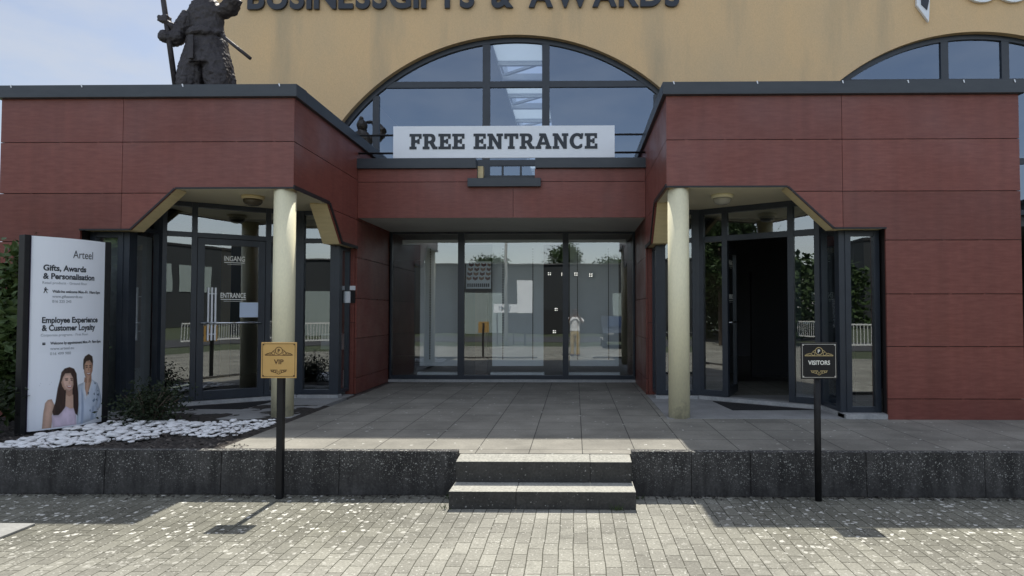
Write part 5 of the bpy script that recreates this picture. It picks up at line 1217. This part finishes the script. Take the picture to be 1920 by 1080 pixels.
# ------------------------------------------------------------------ what stands across the forecourt and shows mirrored in the glass
t = thing('warehouse', (-6, -30, 0), 'long dark grey warehouse across the road, mirrored in the shop window', 'building')
bx('wall', M['clad'], t, (-34, 10.5, -42, -26, 1.9, 5.5)); bx('plinth', M['cladlow'], t, (-34.05, 10.55, -42, -25.95, 0, 1.895)); bx('roof', M['roof'], t, (-34.1, 10.6, -42.1, -25.9, 5.505, 5.6))
for x in (-20, -9, 3): bx('loading_door', M['clad2'], t, (x, x + 3.2, -25.94, -25.90, .0, 3.2))
t = thing('warehouse', (30, -12, 0), 'dark warehouse with pale ribbed bands off to the right, mirrored in the left door', 'building')
bx('wall', M['clad'], t, (22, 48, -24, 6, 0, 7.0)); bx('roof', M['cladlow'], t, (21.9, 48.1, -24.1, 6.1, 7.005, 7.2))
for ya, yb_ in ((-22, -15), (-13.6, -9), (-7, -1), (.6, 5)): bx('ribbed_band', M['clad2'], t, (21.93, 21.985, ya, yb_, 3.2, 5.2))
t = thing('display_pylon', (-3.0, -8, 0), 'white upright display board on the verge, mirrored in the shop window', 'sign')
bx('board', M['white'], t, (-2.95, -2.15, -8.05, -7.95, 1.65, 3.3)); bx('leg', M['clad'], t, (-2.6, -2.5, -8.04, -7.96, 0, 1.65))
t = thing('name_board', (-4.6, -8.2, 0), 'low white name board on legs, mirrored in the shop window', 'sign')
bx('board', M['white'], t, (-4.15, -2.98, -8.25, -8.15, 1.68, 2.1)); bx('leg', M['clad'], t, (-4.0, -3.94, -8.24, -8.16, 0, 1.68)); bx('leg', M['clad'], t, (-3.2, -3.14, -8.24, -8.16, 0, 1.68))
text_obj('lettering', 'UMI', .34, M['greyink'], t, lambda X_, Y_, D_: (-3.3 - X_, -8.148 + D_, 1.78 + Y_), .004, .004)
tag(MB().lathe([(.09, 0), (.06, 6.5), (.07, 6.55)], (-3.45, -7.4, 0), 12).build('flagpole', M['fencewhite'], None, True), 'tall white flagpole mirrored in the middle of the shop window', 'flagpole')
t = thing('railing_fence', (12, -11.5, 0), 'white railing fence along the verge, mirrored in the glass doors', 'fence')
fb = MB()
for z in (.25, 1.1): fb.box(9, 20, -11.53, -11.47, z, z + .07); fb.box(-20, -10, -11.53, -11.47, z, z + .07)
fb.build('rail', M['fencewhite'], t); fb = MB()
for i in range(74): fb.box(9 + i * .15, 9.03 + i * .15, -11.515, -11.485, .32, 1.1)
for i in range(67): fb.box(-20 + i * .15, -19.97 + i * .15, -11.515, -11.485, .32, 1.1)
fb.build('bars', M['fencewhite'], t)

def tree_mesh(seed, h, r, n_):
    rng = random.Random(seed); bm = bmesh.new(); st = MB(); pts = []
    st.tube([(0, 0, 0), (.05, .02, h * .3), (0, .05, h * .6), (.05, 0, h * .85)], [.2, .16, .1, .03], 9)
    for i in range(26):
        a_ = rng.uniform(0, 6.28); zz = h * rng.uniform(.35, .97); rr = r * (1 - abs((zz / h) - .6) * 1.3) * rng.uniform(.35, 1)
        c_ = Vector((math.cos(a_) * rr, math.sin(a_) * rr, zz))
        st.tube([(0, 0, zz * .75), tuple(c_ * .6 + Vector((0, 0, zz * .35))), tuple(c_)], [.05, .035, .012], 5)
        for k in range(n_ // 26):
            v = Vector((rng.gauss(0, 1), rng.gauss(0, 1), rng.gauss(0, .8))); pts.append((c_ + v * r * .19, 1))
    leaf_cloud(bm, pts, .26, rng=rng)
    me = bpy.data.meshes.new('crown'); bm.to_mesh(me); bm.free(); me.materials.append(M['leaftree'])
    o = st.build('trunk', M['bark']); tm = o.data; bpy.data.objects.remove(o); return me, tm
TM = [tree_mesh(1, 9, 2.6, 9000), tree_mesh(2, 7.5, 2.8, 9000)]
for i, (x, y, s, k, lab) in enumerate(((-9.2, -44, 1.0, 1, 'round dark tree before the warehouse, above the poster in the glass'), (-1.2, -45, 1.0, 0, 'tall tree rising over the middle of the mirrored warehouse roof'), (4.2, -44, .98, 1, 'rounded tree above the mirrored warehouse roof at the right'),
        (40, -30, 1.1, 0, 'tall tree behind the banded warehouse at the right'), (31, -66, 1.2, 1, 'broad tree far behind the gap between the two mirrored warehouses'), (-21, -5.5, 1.0, 1, 'broad leafy tree mirrored in the right pavilion window'), (-17, -4, .95, 1, 'tall leafy tree mirrored beside the right doorway'), (-27, -9, 1.1, 1, 'far broad tree mirrored at the right pavilion'))):
    t = thing('street_tree', (x, y, -.03), lab, 'tree', 'trees across the forecourt'); t.scale = (s, s, s)
    for nm, me in (('crown', TM[k][0]), ('trunk', TM[k][1])):
        o = bpy.data.objects.new(nm, me); COL.objects.link(o); o.parent = t
rng = random.Random(5); bm = bmesh.new(); pts = []
for i in range(9000): x = rng.uniform(-34, -20); pts.append((Vector((x, -26 + (x + 34) * .9 + rng.gauss(0, 1.5) + 14 * rng.random(), rng.random() ** .8 * 5.5)), 1))
leaf_cloud(bm, pts, .5, rng=rng); tag(link('wood', bm, M['leaftree'], None), 'dark mass of trees off to the left, mirrored in the right doorway', 'trees', kind='stuff')
bm = bmesh.new(); pts = []
for i in range(11000): x = rng.uniform(2, 29.5); pts.append((Vector((x, -52 + rng.uniform(0, 6), rng.random() ** .8 * (6.5 + 2.2 * noise.noise((x * .35, 0, 0)) + 1.2 * noise.noise((x * 1.1, 3, 0))))), 1))
leaf_cloud(bm, pts, .6, rng=rng); tag(link('wood', bm, M['leaftree'], None), 'far dark treeline behind the gap between the mirrored warehouses', 'trees', kind='stuff')
t = thing('warehouse', (46, -56, 0), 'far tall warehouse with pale ribbed bands beyond the treeline, mirrored in the left door', 'building')
bx('wall', M['clad'], t, (30.5, 66, -64, -50, 0, 9.2)); bx('roof', M['cladlow'], t, (30.4, 66.1, -64.1, -49.9, 9.205, 9.5))
for xa_ in (31.5, 36.4, 43.5, 49): bx('ribbed_band', M['clad2'], t, (xa_, xa_ + 4.1, -49.985, -49.93, 4.0, 7.0))
t = thing('parked_car', (2.6, -3.2, 0), 'dark parked car beside the photographer, mirrored in the right pane', 'car')
cy0, cy1 = -5.4, -1.5; bm_ = MB()
prof = [(cy1, .35), (cy1 + .05, .75), (cy1 - .75, .98), (cy1 - 1.55, 1.50), (cy0 + .7, 1.55), (cy0 + .12, 1.10), (cy0, .95), (cy0, .35)]
secs = []
for xx, k in ((1.62, .93), (1.70, 1.0), (3.30, 1.0), (3.38, .93)):
    secs += [(xx, (y_ + 3.45) * k - 3.45, .35 + (z_ - .35) * (k if z_ > 1.2 else 1)) for y_, z_ in prof]
np_ = len(prof); bm_.add(secs, [tuple(range(np_))[::-1], tuple(range(3 * np_, 4 * np_))] + [(i * np_ + j, i * np_ + (j + 1) % np_, (i + 1) * np_ + (j + 1) % np_, (i + 1) * np_ + j) for i in range(3) for j in range(np_)])
bm_.build('body', M['carpaint'], t, bevel=.03)
wg = MB(); wg.hexa([(1.85, -2.22, 1.02), (3.15, -2.22, 1.02), (3.15, -2.24, 1.02), (1.85, -2.24, 1.02)], [(1.95, -2.96, 1.50), (3.05, -2.96, 1.50), (3.05, -2.98, 1.50), (1.95, -2.98, 1.50)]); wg.build('windscreen', M['darkglass'], t)
for xx in (1.72, 3.28):
    for yy in (-2.35, -4.5):
        w = MB().tube([(xx - .1, yy, .33), (xx + .1, yy, .33)], .33, 24).build('wheel', M['rubber'], t); MB().tube([(xx - .105, yy, .33), (xx + .105, yy, .33)], .19, 18).build('rim', M['silver'], w)
for xx in (1.85, 3.0): bx('headlight', M['silver'], t, (xx, xx + .25, -1.52, -1.44, .66, .76), bevel=.01)
t.location.x -= .35; t.location.y -= 3.0

# the photographer: skinned body, arms raised to the phone
def skin_body(name, verts, edges, m, parent, sub=2, root=0):
    me = bpy.data.meshes.new(name); me.from_pydata([v[0] for v in verts], edges, []); o = bpy.data.objects.new(name, me); COL.objects.link(o)
    md = o.modifiers.new('k', 'SKIN'); md.use_smooth_shade = True
    for i, v in enumerate(verts):
        r = v[1]; me.skin_vertices[0].data[i].radius = r if isinstance(r, tuple) else (r, r); me.skin_vertices[0].data[i].use_root = (i == root)
    o.modifiers.new('s', 'SUBSURF').levels = sub; o.modifiers['s'].render_levels = sub
    dg = bpy.context.evaluated_depsgraph_get(); out = bpy.data.meshes.new_from_object(o.evaluated_get(dg)); bpy.data.objects.remove(o)
    out.name = name; out.materials.clear(); out.materials.append(m)
    for p in out.polygons: p.use_smooth = True
    o = bpy.data.objects.new(name, out); COL.objects.link(o); o.parent = parent; o.matrix_parent_inverse = parent.matrix_basis.inverted(); return o
PX, PY = .0, -.36
t = thing('person', (PX, PY, 0), 'person in white t-shirt and khaki trousers holding up a phone, mirrored in the glass', 'person')
V = [((PX, PY, .98), .15), ((PX, PY, 1.18), (.15, .10)), ((PX, PY, 1.38), (.16, .10)), ((PX, PY, 1.47), (.10, .08)), ((PX, PY + .01, 1.55), .058), ((PX, PY + .02, 1.62), .085), ((PX, PY + .025, 1.70), .098), ((PX, PY + .02, 1.76), .07),
     ((PX - .10, PY, .92), .10), ((PX - .105, PY + .01, .52), .07), ((PX - .115, PY - .01, .10), .05), ((PX - .12, PY + .12, .05), .045),
     ((PX + .10, PY, .92), .10), ((PX + .105, PY + .01, .52), .07), ((PX + .115, PY - .01, .10), .05), ((PX + .12, PY + .12, .05), .045),
     ((PX - .19, PY, 1.42), .065), ((PX - .30, PY + .08, 1.22), .05), ((PX - .12, PY + .27, 1.56), .035), ((PX - .09, PY + .29, 1.62), .03),
     ((PX + .19, PY, 1.42), .065), ((PX + .30, PY + .08, 1.22), .05), ((PX + .12, PY + .27, 1.56), .035), ((PX + .09, PY + .29, 1.62), .03)]
E_ = [(0, 1), (1, 2), (2, 3), (3, 4), (4, 5), (5, 6), (6, 7), (0, 8), (8, 9), (9, 10), (10, 11), (0, 12), (12, 13), (13, 14), (14, 15), (2, 16), (16, 17), (17, 18), (18, 19), (2, 20), (20, 21), (21, 22), (22, 23)]
skin_body('body', V, E_, M['skindark'], t)
def ring_loft(mb, secs, n=24):
    vs = []; fs = []
    for (cx_, cy_, z, rx, ry) in secs: vs += [(cx_ + rx * math.cos(6.28318 * j / n), cy_ + ry * math.sin(6.28318 * j / n), z) for j in range(n)]
    for i in range(len(secs) - 1):
        for j in range(n): fs.append((i * n + j, i * n + (j + 1) % n, (i + 1) * n + (j + 1) % n, (i + 1) * n + j))
    mb.add(vs, fs + [tuple(range(n))[::-1], tuple(range(len(vs) - n, len(vs)))])
def cloth(name, mb, m):
    me = remesh(mb, .014, 4); me.name = name; nr = [v.normal.copy() for v in me.vertices]
    for v in me.vertices: c_ = v.co.copy(); v.co = c_ + nr[v.index] * (.012 * noise.noise(Vector((c_.x * 9, c_.y * 9, c_.z * 5))))
    me.materials.clear(); me.materials.append(m)
    for p in me.polygons: p.use_smooth = True
    o = bpy.data.objects.new(name, me); COL.objects.link(o); o.parent = t; o.matrix_parent_inverse = t.matrix_basis.inverted()
mb = MB(); ring_loft(mb, [(PX, PY, .94, .195, .135), (PX, PY, 1.05, .185, .13), (PX, PY, 1.2, .195, .135), (PX, PY, 1.34, .215, .14), (PX, PY, 1.43, .205, .12), (PX, PY, 1.49, .10, .085)])
for sx_ in (-1, 1): mb.tube([(PX + sx_ * .17, PY, 1.41), (PX + sx_ * .245, PY + .03, 1.36), (PX + sx_ * .29, PY + .06, 1.28)], [.085, .085, .08], 14)
cloth('t_shirt', mb, M['tshirt'])
mb = MB(); ring_loft(mb, [(PX, PY, .78, .17, .13), (PX, PY, .88, .185, .14), (PX, PY, .97, .175, .125)])
for sx_ in (-1, 1): ring_loft(mb, [(PX + sx_ * .115, PY - .01, .05, .085, .095), (PX + sx_ * .11, PY, .3, .08, .09), (PX + sx_ * .105, PY + .01, .52, .092, .10), (PX + sx_ * .095, PY, .74, .105, .125), (PX + sx_ * .085, PY, .88, .10, .13)])
cloth('trousers', mb, M['trouser'])
hr = MB(); hr.ell((PX, PY - .005, 1.745), (.104, .112, .085)); hr.build('hair', M['hair'], t, True)
fg = MB()
for s in (-1, 1):
    for k in range(4): fg.tube([(PX + s * (.088), -.075, 1.625 + k * .017), (PX + s * .075, -.052, 1.628 + k * .018), (PX + s * .05, -.047, 1.63 + k * .018)], [.009, .0085, .007], 6)
    fg.tube([(PX + s * .085, -.09, 1.615), (PX + s * .06, -.085, 1.605), (PX + s * .045, -.066, 1.62)], [.011, .010, .008], 6)
fg.build('fingers', M['skindark'], t, True)
ph = bx('phone', M['black'], None, (-.077, .077, -.066, -.058, 1.625, 1.70), bevel=.003); tag(ph, 'black phone held up by the person mirrored in the glass', 'phone')
